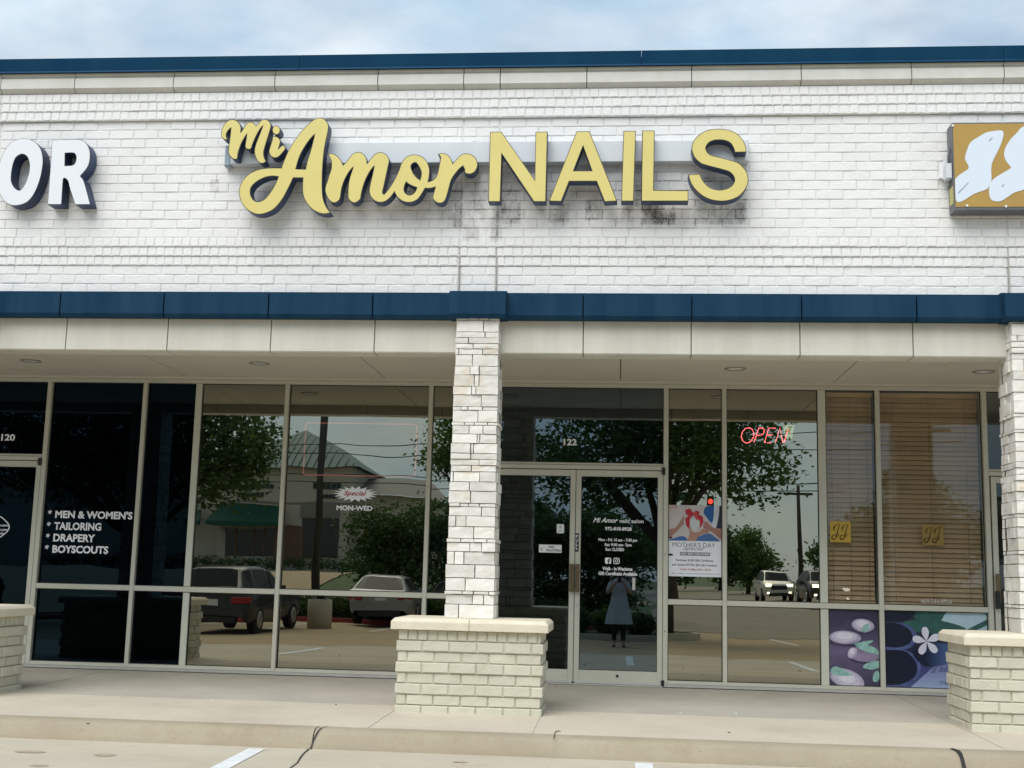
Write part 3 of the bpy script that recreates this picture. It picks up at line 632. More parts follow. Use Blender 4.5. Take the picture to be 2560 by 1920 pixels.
# --- doors
M_brz = mat('bronze_pull', (0.20, 0.155, 0.09), 0.35, metal=0.8, col2=(0.15, 0.115, 0.07), vscale=20)
M_blk = mat('black_hardware', (0.010, 0.012, 0.016), 0.4)
M_bright = mat('bright_aluminium', (0.68, 0.67, 0.64), 0.35, metal=0.6)
M_stk = mat('white_sticker', (0.78, 0.79, 0.80), 0.5); M_ink = mat('black_ink', (0.015, 0.015, 0.018), 0.6)
def leaf(x0, x1, hinge, g, handle, name='glass_door'):
    st = 0.053; y0, y1 = 0.008, 0.052; z0, z1 = 0.028, 2.164
    f = MB()
    f.bbox(x0, x0+st, y0, y1, z0, z1, .003); f.bbox(x1-st, x1, y0, y1, z0, z1, .003)
    f.bbox(x0+st, x1-st, y0+.0015, y1, 2.099, z1, .003); f.bbox(x0+st, x1-st, y0+.0015, y1, z0, 0.148, .003)
    d = f.build(name, M_alu, bld)
    MB().face([(x0+st, 0.03, 0.148), (x1-st, 0.03, 0.148), (x1-st, 0.03, 2.099), (x0+st, 0.03, 2.099)]).build('door_pane', g, d)
    gk = 0.005
    for (a, c, e, h) in ((x0+st, x0+st+gk, .148, 2.099), (x1-st-gk, x1-st, .148, 2.099), (x0+st+gk, x1-st-gk, .148, .148+gk), (x0+st+gk, x1-st-gk, 2.099-gk, 2.099)):
        MB().box(a, c, 0.018, 0.034, e, h).build('gasket', M_gask, d)
    MB().bbox(x0+.01, x1-.01, -0.004, 0.006, 0.018, 0.042, .002).build('door_sweep', M_bright, d)
    if handle:
        xc = x0+st*0.5 if handle < 0 else x1-st*0.5
        h = MB().bbox(xc-0.022, xc+0.022, -0.045, -0.030, 0.92, 1.20, .004); h.box(xc-0.012, xc+0.012, -0.031, 0.010, 0.955, 0.985); h.box(xc-0.012, xc+0.012, -0.031, 0.010, 1.135, 1.165)
        h.build('pull_handle', M_brz, d)
    return d
dr = leaf(-0.4505, 0.4385, 1, G_door, -1); dl_ = leaf(-1.3225, -0.4565, -1, G_door, 1)
tag(dr, 'right leaf of the double glass door, covered in white lettering'); tag(dl_, 'left leaf of the double glass door, half hidden by the pedestal')
leaf(-7.165, -6.195, 1, G_dark, -1); leaf(3.70, 4.70, -1, G_jj, -1)
for (a, c) in ((-1.325, 0.442), (-7.17, -6.19), (3.684, 4.72)):
    tb = MB(); tb.bbox(a, c, 0.002, 0.11, 2.172, 2.215, .004); tb.bbox(a, c, 0.012, 0.11, 2.217, 2.240, .004); tb.build('transom_bar', M_alu, bld)
    MB().bbox(a, c, -0.03, 0.11, 0.0008, 0.016, .004).build('door_threshold', M_alu2, bld)
    pane(a, c, 2.240, ZH, {-1.325: G_door, -7.17: G_dark, 3.684: G_jj}[a])
# pivots, lock, peel-off signs on the door
MB().bbox(0.425, 0.458, -0.022, 0.004, 2.125, 2.20, .004).build('door_pivot', M_blk, dr); MB().bbox(0.425, 0.458, -0.02, 0.004, 0.018, 0.07, .004).build('door_pivot', M_blk, dr)
MB().bbox(-6.222, -6.190, -0.022, 0.004, 2.118, 2.195, .004).build('door_pivot', M_blk, bld); MB().bbox(3.70, 3.735, -0.06, 0.0, 0.86, 1.03, .006).build('lock_box', M_blk, bld)
def cyl_y(x, z, r, y0, y1, n=16):
    bb = MB(); bb.tube([(x, y1, z), (x, y0, z)], r, n); return bb
cyl_y(-0.425, 0.812, 0.015, -0.004, 0.01).build('lock_cylinder', M_bright, dr)
cyl_y(-0.01, 0.098, 0.014, 0.004, 0.012).build('floor_bolt', M_blk, dr)
for z in (1.32, 0.55): cyl_y(0.462, z+.0, 0.006, -0.001, 0.01).build('frame_screw', M_blk, bld)
def sticker(px0, py0, px1, py1, y, m, name, parent, r=0.006):
    a, c = W(px0, py1, y), W(px1, py1, y); t = W(px0, py0, y)
    return plate(name, [rrect(a.x, c.x, a.z, t.z, r)], y-0.0006, y, m, parent)
def rrect(x0, x1, z0, z1, r, n=5):
    r = min(r, (x1-x0)/2.01, (z1-z0)/2.01); p = []
    for (cx, cz, a0) in ((x1-r, z1-r, 0), (x0+r, z1-r, 90), (x0+r, z0+r, 180), (x1-r, z0+r, 270)):
        for k in range(n+1): a = radians(a0+90*k/n); p.append((cx+r*cos(a), cz+r*sin(a)))
    return p
st_ = sticker(1437, 1428, 1448, 1466, 0.0055, M_stk, 'door_sticker', dr, .003)
for k, (c_, h) in enumerate(((M_ink, 1433), (mat('ink_gold', (.4, .3, .08), .6), 1441), (mat('ink_grey', (.2, .2, .2), .6), 1447), (mat('ink_blue', (.06, .08, .3), .6), 1454))):
    sticker(1440, h, 1445, h+3.5, 0.0043, c_, 'sticker_mark', st_, .001)
pl = sticker(1437.5, 1333, 1446.5, 1379, 0.0055, M_ink, 'pull_sign', dr, .001)
for k, ch in enumerate('PULL'): ptext('pull_letter', ch, 1439.3, 1345+k*9.6, 1445, 1337+k*9.6, 0.004, M_stk, pl, bold=.02)
ns = thing('no_soliciting_sign', 'white NO SOLICITING sticker on the left door leaf', 'sticker', W(1375, 1381, .024))
sticker(1347, 1361, 1404, 1381, 0.028, M_stk, 'backing', ns); ptext('lettering', 'NO', 1372, 1370, 1386, 1364, 0.0265, M_ink, ns, bold=.03); ptext('lettering', 'SOLICITING', 1366, 1378.5, 1402, 1372.5, 0.0265, M_ink, ns, bold=.03)
hand = plate('hand_symbol', [[(W(1350, 1372, .0265).x+dx*.0042, W(1350, 1372, .0265).z+dz*.0042) for dx, dz in ((1, 3), (2, 1), (5, 0), (5.5, -3), (3, -5), (4, -1), (0, 0))]], 0.0262, 0.0268, M_ink, ns)
bs_ = thing('badge_sticker', 'small white rounded square sticker near the door edge', 'sticker', W(1400, 1333, .024))
sticker(1391.5, 1310, 1410, 1333, 0.028, M_stk, 'backing', bs_, .012); sticker(1397, 1313, 1404, 1321, 0.0268, mat('ink_pale', (.5, .53, .5), .6), 'emblem', bs_, .01)
for h in (1325, 1328.5): sticker(1395, h, 1406, h+1.6, 0.0268, mat('ink_pale', (.5, .53, .5), .6), 'print_line', bs_, .001)

# ================================================================== INTERIOR
M_iw = mat('interior_wall', (0.30, 0.29, 0.27), 0.9); M_if = mat('interior_floor', (0.16, 0.13, 0.10), 0.5); M_ic = mat('interior_ceiling', (0.4, 0.4, 0.38), 0.9)
box('interior_floor', BX0, BX1, 0.115, 9, -0.06, 0.012, M_if, bld); box('interior_ceiling', BX0, BX1, 0.125, 9, 3.12, 3.2, M_ic, bld); box('back_wall', BX0, BX1, 9, 9.2, -0.06, 5.5, M_iw, bld)
for x in (-4.51, 2.046): box('party_wall', x-0.05, x+0.05, 0.17, 9, 0.013, 3.119, M_iw, bld)
for x in (BX0, BX1): box('side_wall', x-0.15, x-.001 if x < 0 else x+0.15, -1.9, 9, -0.06, 5.6, M_wbrick, bld)
box('roof_slab', BX0, BX1, -1.97, 9, 5.40, 5.53, M_iw, bld)
# blinds behind the panes of the next shop
M_slat = mat('brown_wood_slat', (0.50, 0.36, 0.22), 0.6, col2=(0.44, 0.315, 0.19), vscale=9); per_object(M_slat, 0.12)
M_cord = mat('blind_cord', (0.22, 0.16, 0.10), 0.8)
def blind(x0, x1, label):
    t = thing('window_blind', label, 'blind', ((x0+x1)/2, 0.13, 0.9), group='brown slatted window blinds')
    wdt = x1-x0-0.03; n_ = 42; zb, zt = 0.905, 2.965; r = random.Random(int(x0*100))
    me = MB().box(-wdt/2, wdt/2, -0.0012, 0.0012, -0.025, 0.025).mesh('slat', M_slat)
    for k in range(n_):
        z = zb+(zt-zb)*(k+.5)/n_
        tilt = radians(-27+r.uniform(-2, 2)+(10*r.random() if k > n_-7 else 0))
        inst('slat', me, ((x0+x1)/2, 0.135, z), t, Matrix.Rotation(tilt, 4, 'X') @ Matrix.Rotation(r.uniform(-.004, .004)*(3 if k > n_-6 else 1), 4, 'Y'))
    MB().box(x0+.012, x1-.012, 0.11, 0.16, zt+0.005, zt+0.05).build('head_box', M_slat, t); MB().box(x0+.012, x1-.012, 0.115, 0.155, zb-0.03, zb-0.006).build('bottom_bar', M_slat, t)
    for f in (0.14, 0.5, 0.86):
        x = x0+(x1-x0)*f; MB().tube([(x, 0.105, zb), (x, 0.105, zt)], 0.0018, 5).build('ladder_cord', M_cord, t)
blind(2.085, 2.580, 'narrow brown slatted blind behind the pane with the left JJ sticker')
blind(2.627, 3.634, 'wide brown slatted blind behind the pane with the phone number')
# yellow stickers with a monogram
M_gold = mat('gold_sticker', (0.50, 0.33, 0.035), 0.55, col2=(0.44, 0.29, 0.03), vscale=12)
JJ = [[(.30, .58), (.30, .80), (.52, .95), (.98, .98)], [(.86, .97), (.70, .62), (.56, .28), (.38, .05), (.12, .02), (.04, .14), (.18, .27), (.42, .30), (.70, .34), (.76, .24), (.60, .22), (.46, .34)]]
def monogram(px0, py0, px1, py1, label, y=0.0535, mg=None):
    a = W(px0, py1, y); c = W(px1, py1, y); t = W(px0, py0, y)
    th = thing('monogram_sticker', label, 'sticker', ((a.x+c.x)/2, y, a.z), group='gold JJ stickers')
    MB().box(a.x, c.x, y-0.0008, y, a.z, t.z).build('backing', mg or M_gold, th)
    s = c.x-a.x
    for k, ox in enumerate((0.06, 0.46)):
        lb = MB()
        for path in JJ:
            pts = [Vector((a.x+(ox+q[0]*0.46)*s, y-0.002, a.z+(0.13+q[1]*0.74)*s)) for q in path]; sm_ = []
            for i in range(len(pts)-1):
                p0, p1, p2, p3 = pts[max(i-1, 0)], pts[i], pts[i+1], pts[min(i+2, len(pts)-1)]
                for q in range(5):
                    u = q/5; sm_.append(0.5*((2*p1)+(p2-p0)*u+(2*p0-5*p1+4*p2-p3)*u*u+(3*p1-p0-3*p2+p3)*u**3))
            n_ = len(sm_)+1; lb.tube(sm_+[pts[-1]], [0.0028+0.0040*sin(pi*min(1, i/n_*1.6)) for i in range(n_)], 6)
        lb.build('letter', mat('brown_monogram_ink', (.10, .055, .012), .6), th)
monogram(2075.5, 1303, 2127.5, 1355, 'bright gold square JJ sticker on the narrow pane, left one'); monogram(2306.5, 1310.5, 2359.5, 1363, 'dull gold square JJ sticker on the wide pane, right one', 0.072, mat('dull_gold_sticker', (0.40, 0.27, 0.07), 0.6, col2=(0.35, 0.235, 0.06), vscale=12))
M_vinyl = mat('white_vinyl', (0.86, 0.87, 0.89), 0.5); M_vinyl2 = mat('grey_vinyl', (0.50, 0.48, 0.44), 0.6)
tag(ptext('phone_lettering', '469-344-9924', 2302, 1509, 2380, 1497, 0.0535, M_vinyl2, None, bold=.01), 'pale phone number lettering low on the wide blind window', 'lettering')
# --- vinyl lettering on the panes
yv = 0.0535
lt = thing('window_lettering', 'white list of tailoring services lettered on the dark left pane', 'lettering', W(230, 1384, yv))
for (s, l, bs2, r_, tp, bx) in (("MEN & WOMEN'S", 137.5, 1295, 331, 1275.5, 119.6), ('TAILORING', 134.5, 1324.6, 252.6, 1305, 117), ('DRAPERY', 132.5, 1353.6, 237, 1334, 114.5), ('BOYSCOUTS', 130.3, 1382, 270, 1362.6, 112)):
    ptext('lettering_line', s, l, bs2, r_, tp, yv, M_vinyl, lt, bold=.034); ptext('asterisk', '*', bx, tp+10, bx+10, tp-.5, yv, M_vinyl, lt, bold=.02)
tag(ptext('unit_number', '120', 2.5, 1101.5, 37, 1085, yv, M_vinyl, None, bold=.03), 'number 120 above the far left door', 'number')
tag(ptext('unit_number', '122', 1409, 1113, 1442, 1097, yv, M_vinyl, None, bold=.03), 'number 122 above the double glass door', 'number')
em = thing('hours_emblem', 'white outlined hours emblem on the far left glass door, cut by the picture edge', 'emblem', W(0, 1345, .028))
yy_ = 0.0285; c0 = W(-6, 1318, yy_)
def wavy(R1, R2): return [(c0.x+(R1 if True else 0)*cos(a)*(1+.05*cos(4*a)), c0.z+R2*sin(a)*(1+.07*cos(4*a))) for a in [2*pi*k/56 for k in range(56)]]
plate('outline', [wavy(.128, .112), wavy(.117, .101)], yy_-.0006, yy_, M_vinyl, em)
for (s, l, b_, r_, t_) in (('12-4:30PM', -10, 1316, 19, 1311), ('10 - 5:00PM', -10, 1327, 19, 1322), ('CLOSED', -8, 1336, 9, 1331)): ptext('lettering', s, l, b_, r_, t_, yy_-.0004, M_vinyl, em, bold=.02)
sp = thing('special_decal', 'white starburst decal reading Special above MON-WED', 'decal', W(888, 1278, yv))
c1 = W(888.4, 1235, yv); burst = []
for k in range(36):
    a = 2*pi*k/36; q = 1.0 if k % 2 == 0 else 0.66; burst.append((c1.x+0.243*q*cos(a), c1.z+0.083*q*sin(a)))
plate('starburst', [burst], yv-.0006, yv, M_vinyl, sp)
M_red = mat('red_vinyl', (0.42, 0.012, 0.025), 0.5)
ptext('lettering', 'Special', 859, 1242, 916, 1226.5, yv-.0016, M_red, sp, bold=.02, shear=.35)
ptext('lettering', 'MON-WED', 841, 1275.5, 931, 1263, yv-.001, M_vinyl, sp, bold=.035)
dl = thing('door_lettering', 'white shop name and opening hours lettered on the right door leaf', 'lettering', W(1545, 1440, .028)); yd = 0.0285
ptext('lettering_line', 'Mi Amor', 1482.7, 1306, 1545.4, 1293.7, yd, M_vinyl, dl, bold=.02, shear=.4)
for (s, l, b_, r_, t_, bo) in (('nails salon', 1549, 1307, 1609, 1297.5, 0.0), ('972-818-8928', 1512.5, 1326, 1579, 1317, .02), ('Mon - Fri: 10 am - 7:30 pm', 1496, 1355, 1593, 1345, .015), ('Sat: 9:30 am- 7pm', 1511.4, 1367, 1579, 1357.5, .015), ('Sun: CLOSED', 1513.6, 1377, 1560.3, 1369, .015),
                              ('Walk - In Weclome', 1506, 1425.5, 1581, 1416.7, .02), ('Gift Certificate Available', 1496, 1437.5, 1593, 1428.5, .02)):
    ptext('lettering_line', s, l, b_, r_, t_, yd, M_vinyl, dl, bold=bo+.012)
a = W(1512.5, 1409.4, yd); c = W(1528, 1409.4, yd); s_ = c.x-a.x
plate('social_icon', [rrect(a.x, a.x+s_, a.z, a.z+s_, s_*.22)], yd-.0006, yd, M_vinyl, dl)
plate('icon_letter', [[(a.x+s_*u, a.z+s_*v) for u, v in ((.48, 0), (.66, 0), (.66, .36), (.84, .36), (.87, .52), (.66, .52), (.66, .64), (.72, .7), (.88, .7), (.88, .86), (.66, .87), (.52, .78), (.48, .64), (.48, .52), (.34, .52), (.34, .36), (.48, .36))]], yd-.0012, yd-.0008, M_ink, dl)
a = W(1533.5, 1409.8, yd)
plate('social_icon', [rrect(a.x, a.x+s_, a.z, a.z+s_, s_*.26), rrect(a.x+s_*.11, a.x+s_*.89, a.z+s_*.11, a.z+s_*.89, s_*.19)], yd-.0006, yd, M_vinyl, dl)
plate('icon_ring', [disc_pts(a.x+s_*.5, a.z+s_*.5, s_*.25, s_*.25), disc_pts(a.x+s_*.5, a.z+s_*.5, s_*.15, s_*.15)], yd-.0006, yd, M_vinyl, dl)
plate('icon_dot', [disc_pts(a.x+s_*.74, a.z+s_*.74, s_*.055, s_*.055)], yd-.0006, yd, M_vinyl, dl)
sk = sticker(1580.5, 1444, 1588, 1475, .0285, M_vinyl2, 'paper_strip', None, .002); tag(sk, 'pale vertical paper strip behind the lower right of the door glass', 'sticker')
# --- neon OPEN sign
ne = thing('neon_open_sign', 'red neon OPEN sign hanging in the window right of the poster', 'neon sign', W(1914, 1110, .09))
M_neon = emis('red_neon_tube', (1.0, 0.085, 0.075), 34.0); M_neon2 = emis('dim_neon_tube', (1.0, 0.16, 0.12), 3.2); M_off = mat('unlit_neon_tube', (0.55, 0.58, 0.58), 0.3)
def np_(x, y): q = W(1640+x/4.096, 940+y/4.096, 0.075); return (q.x, 0.075, q.z)
oval = [np_(938+62*cos(t)+14*sin(t)*-1*-.6, 608-78*sin(t)) for t in [2*pi*k/28 for k in range(29)]]
strokes = [oval, [np_(1003, 680), np_(1052, 532)], [np_(1046, 534), np_(1090, 533), np_(1112, 552), np_(1100, 592), np_(1070, 607), np_(1028, 608)],
           [np_(1228, 534), np_(1155, 533), np_(1112, 683), np_(1180, 684)], [np_(1133, 605), np_(1195, 604)], [np_(1222, 686), np_(1268, 530), np_(1300, 684), np_(1310, 684), np_(1352, 545)]]
for s in strokes: MB().tube(s, 0.0048, 6).build('neon_tube', M_neon, ne)
MB().tube([np_(1000, 510), np_(1000, 140)], 0.0015, 5).build('hanging_cord', M_gask, ne)
# neon frame with the unlit word in the wide window
nf = thing('neon_frame_sign', 'large dim red neon frame around unlit word NAILS in the wide window', 'neon sign', W(898, 1188, .09))
a = W(758, 1187, 0.075); c = W(1038, 1187, 0.075); t = W(758, 1057, 0.075)
lp = [(x, 0.075, z) for x, z in rrect(a.x, c.x, a.z, t.z, 0.03)]
MB().tube(lp+[lp[0]], 0.0060, 6).build('neon_tube', M_neon2, nf)
for ox, st in ((0.16, [[(0, 0), (.03, 1), (.13, 0), (.15, 1)]]), (0.36, [[(0, 0), (.08, 1), (.16, 0)], [(.03, .35), (.13, .35)]]), (0.58, [[(0, 0), (.02, 1)]]), (0.66, [[(.02, 1), (0, 0), (.11, 0)]]), (0.80, [[(.13, .85), (.08, 1), (.02, .8), (.13, .25), (.06, 0), (0, .15)]])):
    for s in st: MB().tube([(a.x+(c.x-a.x)*(ox+u), 0.08, a.z+(t.z-a.z)*(.12+.74*v)) for u, v in s], 0.003, 5).build('letter_tube', M_off, nf)
lm = thing('wall_lamp', 'small glowing wall lamp inside behind the OPEN sign', 'lamp', W(1972, 1100, .8))
q = W(1972, 1096, .8); bb = MB(); bb.tube([(q.x, .8, q.z), (q.x, .8, q.z+.14)], [0.035, 0.06], 14); bb.build('lamp_shade', emis('lamp_glow', (1.0, .72, .30), 3.5), lm)
MB().box(q.x-.02, q.x+.02, .84, .9, q.z+.02, q.z+.12).build('lamp_bracket', M_iw, lm)
for (u, v, lb) in ((617, 1081, 'short lit ceiling tube inside the left salon pane, upper one'), (655, 1095, 'short lit ceiling tube inside the left salon pane, lower one')):
    q = W(u, v, 2.6); lt_ = thing('ceiling_light', lb, 'ceiling light', (q.x, 2.6, q.z), group='lit tubes inside the salon')
    MB().box(q.x-.05, q.x+.05, 2.5, 2.7, q.z, q.z+.018).build('tube', emis('tube_glow', (1.0, .86, .55), 14.0), lt_); MB().tube([(q.x, 2.6, q.z+.018), (q.x, 2.6, 3.119)], .01, 6).build('stem', M_iw, lt_)
# --- Mother's Day poster
yp = 0.0500
def poster(px0, py0, px1, py1, y, name, label, mbg, group=None):
    a = W(px0, py1, y); c = W(px1, py1, y); t_ = W(px0, py0, y)
    th = thing(name, label, 'poster', ((a.x+c.x)/2, y, a.z), group=group)
    MB().box(a.x, c.x, y-0.0008, y, a.z, t_.z).build('backing', mbg, th); return th, a.x, c.x, a.z, t_.z
def flat(name, parent, x0, x1, z0, z1, pts, y, m, smooth=True, n=5):
    P = [(x0+(x1-x0)*p[0], z0+(z1-z0)*p[1]) + tuple(p[2:]) for p in pts]
    lp_ = [tuple(q) for q in smooth_outline(P, n)] if smooth else [q[:2] for q in P]
    # keep the print inside its sheet
    lp_ = [(min(max(u, x0+.0005), x1-.0005), min(max(v, z0+.0005), z1-.0005)) for u, v in lp_]
    return plate(name, [lp_], y-.0003, y, m, parent)
M_pbg = mat('poster_paper', (0.80, 0.82, 0.87), 0.4)
ph, x0, x1, z0, z1 = poster(1670.8, 1262, 1804.2, 1440, yp, 'mothers_day_poster', "white Mother's Day gift poster beside the double door", M_pbg)
x0 += .001; x1 -= .001; zi = z0+(z1-z0)*0.497
def pc(u, v): return ((u-195)/855.0, 1-(v-265)/575.0)       # enlarged-crop coordinates -> 0..1 of the picture half
def pm(name, col, col2=None, vs=14): return mat(name, col, 0.4, col2=col2 or tuple(q*.8 for q in col), vscale=vs)
flat('picture', ph, x0, x1, zi, z1, [(0, 0), (1, 0), (1, 1), (0, 1)], yp-.0010, pm('print_pale', (.60, .56, .56), (.52, .46, .46), 9), False)
L_ = [('print_shirt', (0.56, 0.40, 0.36), [(195, 265), (330, 265), (340, 320), (195, 340)], 0), ('print_navy_sleeve', (.008, .016, .05), [(965, 630), (1010, 420), (1020, 265), (1050, 265), (1050, 640)], 0),
      ('print_blue_flower', (.012, .10, .34), [(800, 290), (930, 270), (920, 430), (915, 540), (860, 520), (790, 430), (760, 380)], 1), ('print_white_sleeve', (.66, .70, .78), [(935, 275), (1010, 270), (985, 520), (940, 640), (890, 600), (925, 450)], 1),
      ('print_jeans', (.05, .14, .40), [(195, 840), (290, 800), (400, 765), (480, 790), (480, 840)], 1), ('print_jeans', (.06, .16, .42), [(620, 840), (700, 760), (850, 715), (960, 780), (1010, 840)], 1),
      ('print_arm', (.42, .22, .17), [(195, 670), (310, 630), (400, 500), (445, 430), (440, 520), (430, 580), (340, 680), (260, 750), (195, 790)], 1),
      ('print_arm', (.46, .25, .19), [(490, 840), (530, 760), (545, 620), (580, 700), (690, 690), (760, 640), (850, 690), (700, 750), (620, 840)], 1),
      ('print_arm', (.40, .20, .16), [(1050, 800), (960, 740), (880, 680), (760, 620), (790, 520), (870, 590), (950, 630), (1050, 640)], 1),
      ('print_gift', (.62, .66, .66), [(530, 520), (580, 460), (690, 500), (700, 570), (610, 690), (550, 600)], 0),
      ('print_ribbon', (.50, .012, .03), [(465, 345), (545, 320), (590, 390), (640, 345), (700, 375), (680, 410), (750, 450), (760, 530), (700, 640), (700, 520), (600, 420), (540, 480), (530, 660), (480, 590), (460, 480), (520, 440), (470, 405)], 0),
      ('print_ribbon_light', (.62, .06, .07), [(590, 395), (640, 350), (660, 420), (690, 500), (640, 500)], 0)]
for k, (nm, col_, pts, sm_) in enumerate(L_): flat('print_shape', ph, x0, x1, zi, z1, [pc(*q) for q in pts], yp-.0016-.0005*k, pm(nm+str(k), col_), bool(sm_))
def pt(s, l, b_, r_, t_, m_, **k_):
    u0, u1 = x0+(x1-x0)*(l-195)/855.0, x0+(x1-x0)*(r_-195)/855.0
    f = lambda v: z1+(z0-z1)*((v-265)/1135.0)
    link(bpy.data.objects.new('lettering', text_mesh('lettering', s, u0, u1, f(b_), f(t_), yp-.0014, m_, **k_)), ph)
M_dk = mat('poster_ink', (.03, .03, .045), .6); M_gy = mat('poster_grey_ink', (.13, .125, .13), .6)
pt("MOTHER'S DAY", 258, 935, 950, 862, M_gy, bold=.0); pt('Special', 430, 1000, 780, 925, M_gy, shear=.5)
ub0, ub1 = x0+(x1-x0)*(380-195)/855., x0+(x1-x0)*(865-195)/855.; fz = lambda v: z1+(z0-z1)*((v-265)/1135.)
MB().box(ub0, ub1, yp-.0013, yp-.0009, fz(1070), fz(1015)).build('print_bar', pm('print_bar', (.30, .29, .30), (.12, .12, .13), 22), ph)
link(bpy.data.objects.new('lettering', text_mesh('lettering', 'GET $50 VOUCHER', ub0+.01, ub1-.01, fz(1060), fz(1026), yp-.0018, M_pbg, bold=.01)), ph)
pt('Purchase $100 Gift Certificate', 315, 1167, 918, 1125, M_dk, bold=.02); pt('and receive EXTRA $50 Gift Vouchers', 250, 1240, 975, 1198, M_dk, bold=.02)
pt('Valid til May 8th, 2022', 375, 1312, 885, 1272, M_red, bold=.015); pt('Buy online: www.miamornailsalon.com', 250, 1370, 1015, 1340, M_gy)
for (u, v) in ((1672, 1343), (1674, 1386)): sticker(u-4, v-2, u+8, v+3, yp-.002, M_ink, 'tape', ph, .001)
# second copy of the poster, inside, half hidden by the column
p2, a0, a1, b0, b1 = poster(1076, 1285, 1170, 1384, 0.066, 'mothers_day_poster', "second Mother's Day poster, dim inside the pane left of the stone column", mat('poster_paper_dim', (.55, .62, .72), .5))
link(bpy.data.objects.new('lettering', text_mesh('lettering', "MOTHER'S", a0+.02, a1-.03, b0+(b1-b0)*.86, b0+(b1-b0)*.95, .0645, M_dk, bold=.02)), p2)
for v in (.42, .30, .16, .05): link(bpy.data.objects.new('lettering', text_mesh('lettering', 'Purchase $100 Gift Certificate', a0+.03, a1-.03, b0+(b1-b0)*v, b0+(b1-b0)*(v+.06), .0645, M_dk, bold=.02)), p2)
# --- spa posters on the low panes
def grad(name, stops, axis='Z', noise=0.0, span=(0, 1)):
    m = bpy.data.materials.new(name); m.use_nodes = True; n = m.node_tree; b_ = n.nodes['Principled BSDF']; b_.inputs['Roughness'].default_value = .35
    g = n.nodes.new('ShaderNodeNewGeometry'); s = n.nodes.new('ShaderNodeSeparateXYZ'); n.links.new(g.outputs['Position'], s.inputs[0])
    mr = n.nodes.new('ShaderNodeMapRange'); mr.inputs['From Min'].default_value = span[0]; mr.inputs['From Max'].default_value = span[1]
    t = n.nodes.new('ShaderNodeTexNoise'); t.inputs['Scale'].default_value = 7; t.inputs['Detail'].default_value = 5; n.links.new(g.outputs['Position'], t.inputs['Vector'])
    ad = n.nodes.new('ShaderNodeMath'); ad.operation = 'MULTIPLY_ADD'; ad.inputs[1].default_value = noise; n.links.new(t.outputs['Fac'], ad.inputs[0]); n.links.new(s.outputs['XYZ'.index(axis)], mr.inputs['Value']); n.links.new(mr.outputs[0], ad.inputs[2])
    r = n.nodes.new('ShaderNodeValToRGB'); r.color_ramp.elements[0].position = stops[0][0]; r.color_ramp.elements[0].color = (*stops[0][1], 1); r.color_ramp.elements[1].position = stops[-1][0]; r.color_ramp.elements[1].color = (*stops[-1][1], 1)
    for p_, c_ in stops[1:-1]: e = r.color_ramp.elements.new(p_); e.color = (*c_, 1)
    n.links.new(ad.outputs[0], r.inputs['Fac']); n.links.new(r.outputs[0], b_.inputs['Base Color']); return m
ys = 0.0525
P1 = (2.087, 2.578, 0.069, 0.817); P2 = (2.629, 3.632, 0.069, 0.817)
M_vio = grad('print_violet', [(.15, (.022, .018, .034)), (.45, (.06, .05, .10)), (.7, (.13, .105, .20)), (1.0, (.035, .03, .07))], 'Z', .35, (-.1, .85))
s1 = thing('spa_poster', 'violet spa poster of white pebbles and mint leaves on the narrow low pane', 'poster', (2.33, ys, .07))
MB().box(P1[0], P1[1], ys-.0008, ys, P1[2], P1[3]).build('backing', M_vio, s1)
def c4(u, v): return ((u-165)/505.0, 1-(v-190)/ (505.0*(P1[3]-P1[2])/(P1[1]-P1[0])))      # pebble poster crop
def el(cx, cy, rx, ry, rot=0, n=12): return [(cx+rx*cos(a)*cos(rot)-ry*sin(a)*sin(rot), cy+rx*cos(a)*sin(rot)+ry*sin(a)*cos(rot)) for a in [2*pi*k/n for k in range(n)]]
M_peb = pm('print_pebble', (.46, .42, .53), (.30, .26, .38), 10); M_peb2 = pm('print_pebble_shade', (.06, .045, .10), (.03, .025, .06)); M_mint = pm('print_mint', (.34, .56, .50), (.16, .34, .32), 26); M_pebd = pm('print_pebble_dark', (.20, .15, .25), (.30, .24, .36), 16)
k = 0
for m_, e_ in ((M_peb2, el(520, 395, 130, 42)), (M_peb, el(512, 350, 114, 66, .1)), (M_peb2, el(340, 530, 165, 40)), (M_peb, el(330, 475, 160, 66, .02)), (M_peb2, el(520, 690, 150, 45)), (M_pebd, el(520, 640, 160, 75, .05)), (M_peb, el(400, 630, 42, 60, .5)),
               (M_peb2, el(350, 985, 170, 50)), (M_peb, el(340, 890, 180, 95, .32)),
               (M_mint, [(500, 405), (520, 350), (570, 335), (570, 380), (540, 420)]), (M_mint, [(420, 540), (520, 510), (610, 500), (560, 540), (470, 552)]), (M_mint, [(440, 555), (540, 540), (640, 580), (670, 640), (620, 632), (520, 610)]),
               (M_mint, [(500, 770), (560, 720), (670, 700), (672, 760), (590, 790)]), (M_mint, [(600, 900), (610, 830), (650, 800), (672, 860), (640, 910)]), (M_mint, [(180, 800), (240, 770), (330, 810), (400, 850), (300, 862), (200, 850)])):
    flat('print_shape', s1, *P1, [c4(*q) for q in e_], ys-.0012-.0003*k, m_); k += 1
    if m_ is M_peb:
        ex, ey = sum(q[0] for q in e_)/len(e_), sum(q[1] for q in e_)/len(e_)
        for f_, mm_ in ((.80, pm('print_pebble_lit', (.58, .54, .64), (.47, .43, .55), 14)), (.52, pm('print_pebble_top', (.70, .67, .74), (.60, .57, .66), 14))):
            flat('print_shape', s1, *P1, [c4(ex+(q[0]-ex)*f_-6, ey+(q[1]-ey)*f_-16*(1-f_)*2) for q in e_], ys-.0012-.0003*k, mm_); k += 1
s2 = thing('spa_poster', 'dark blue spa poster with stacked stones and white flower on the wide low pane', 'poster', (3.13, ys, .07))
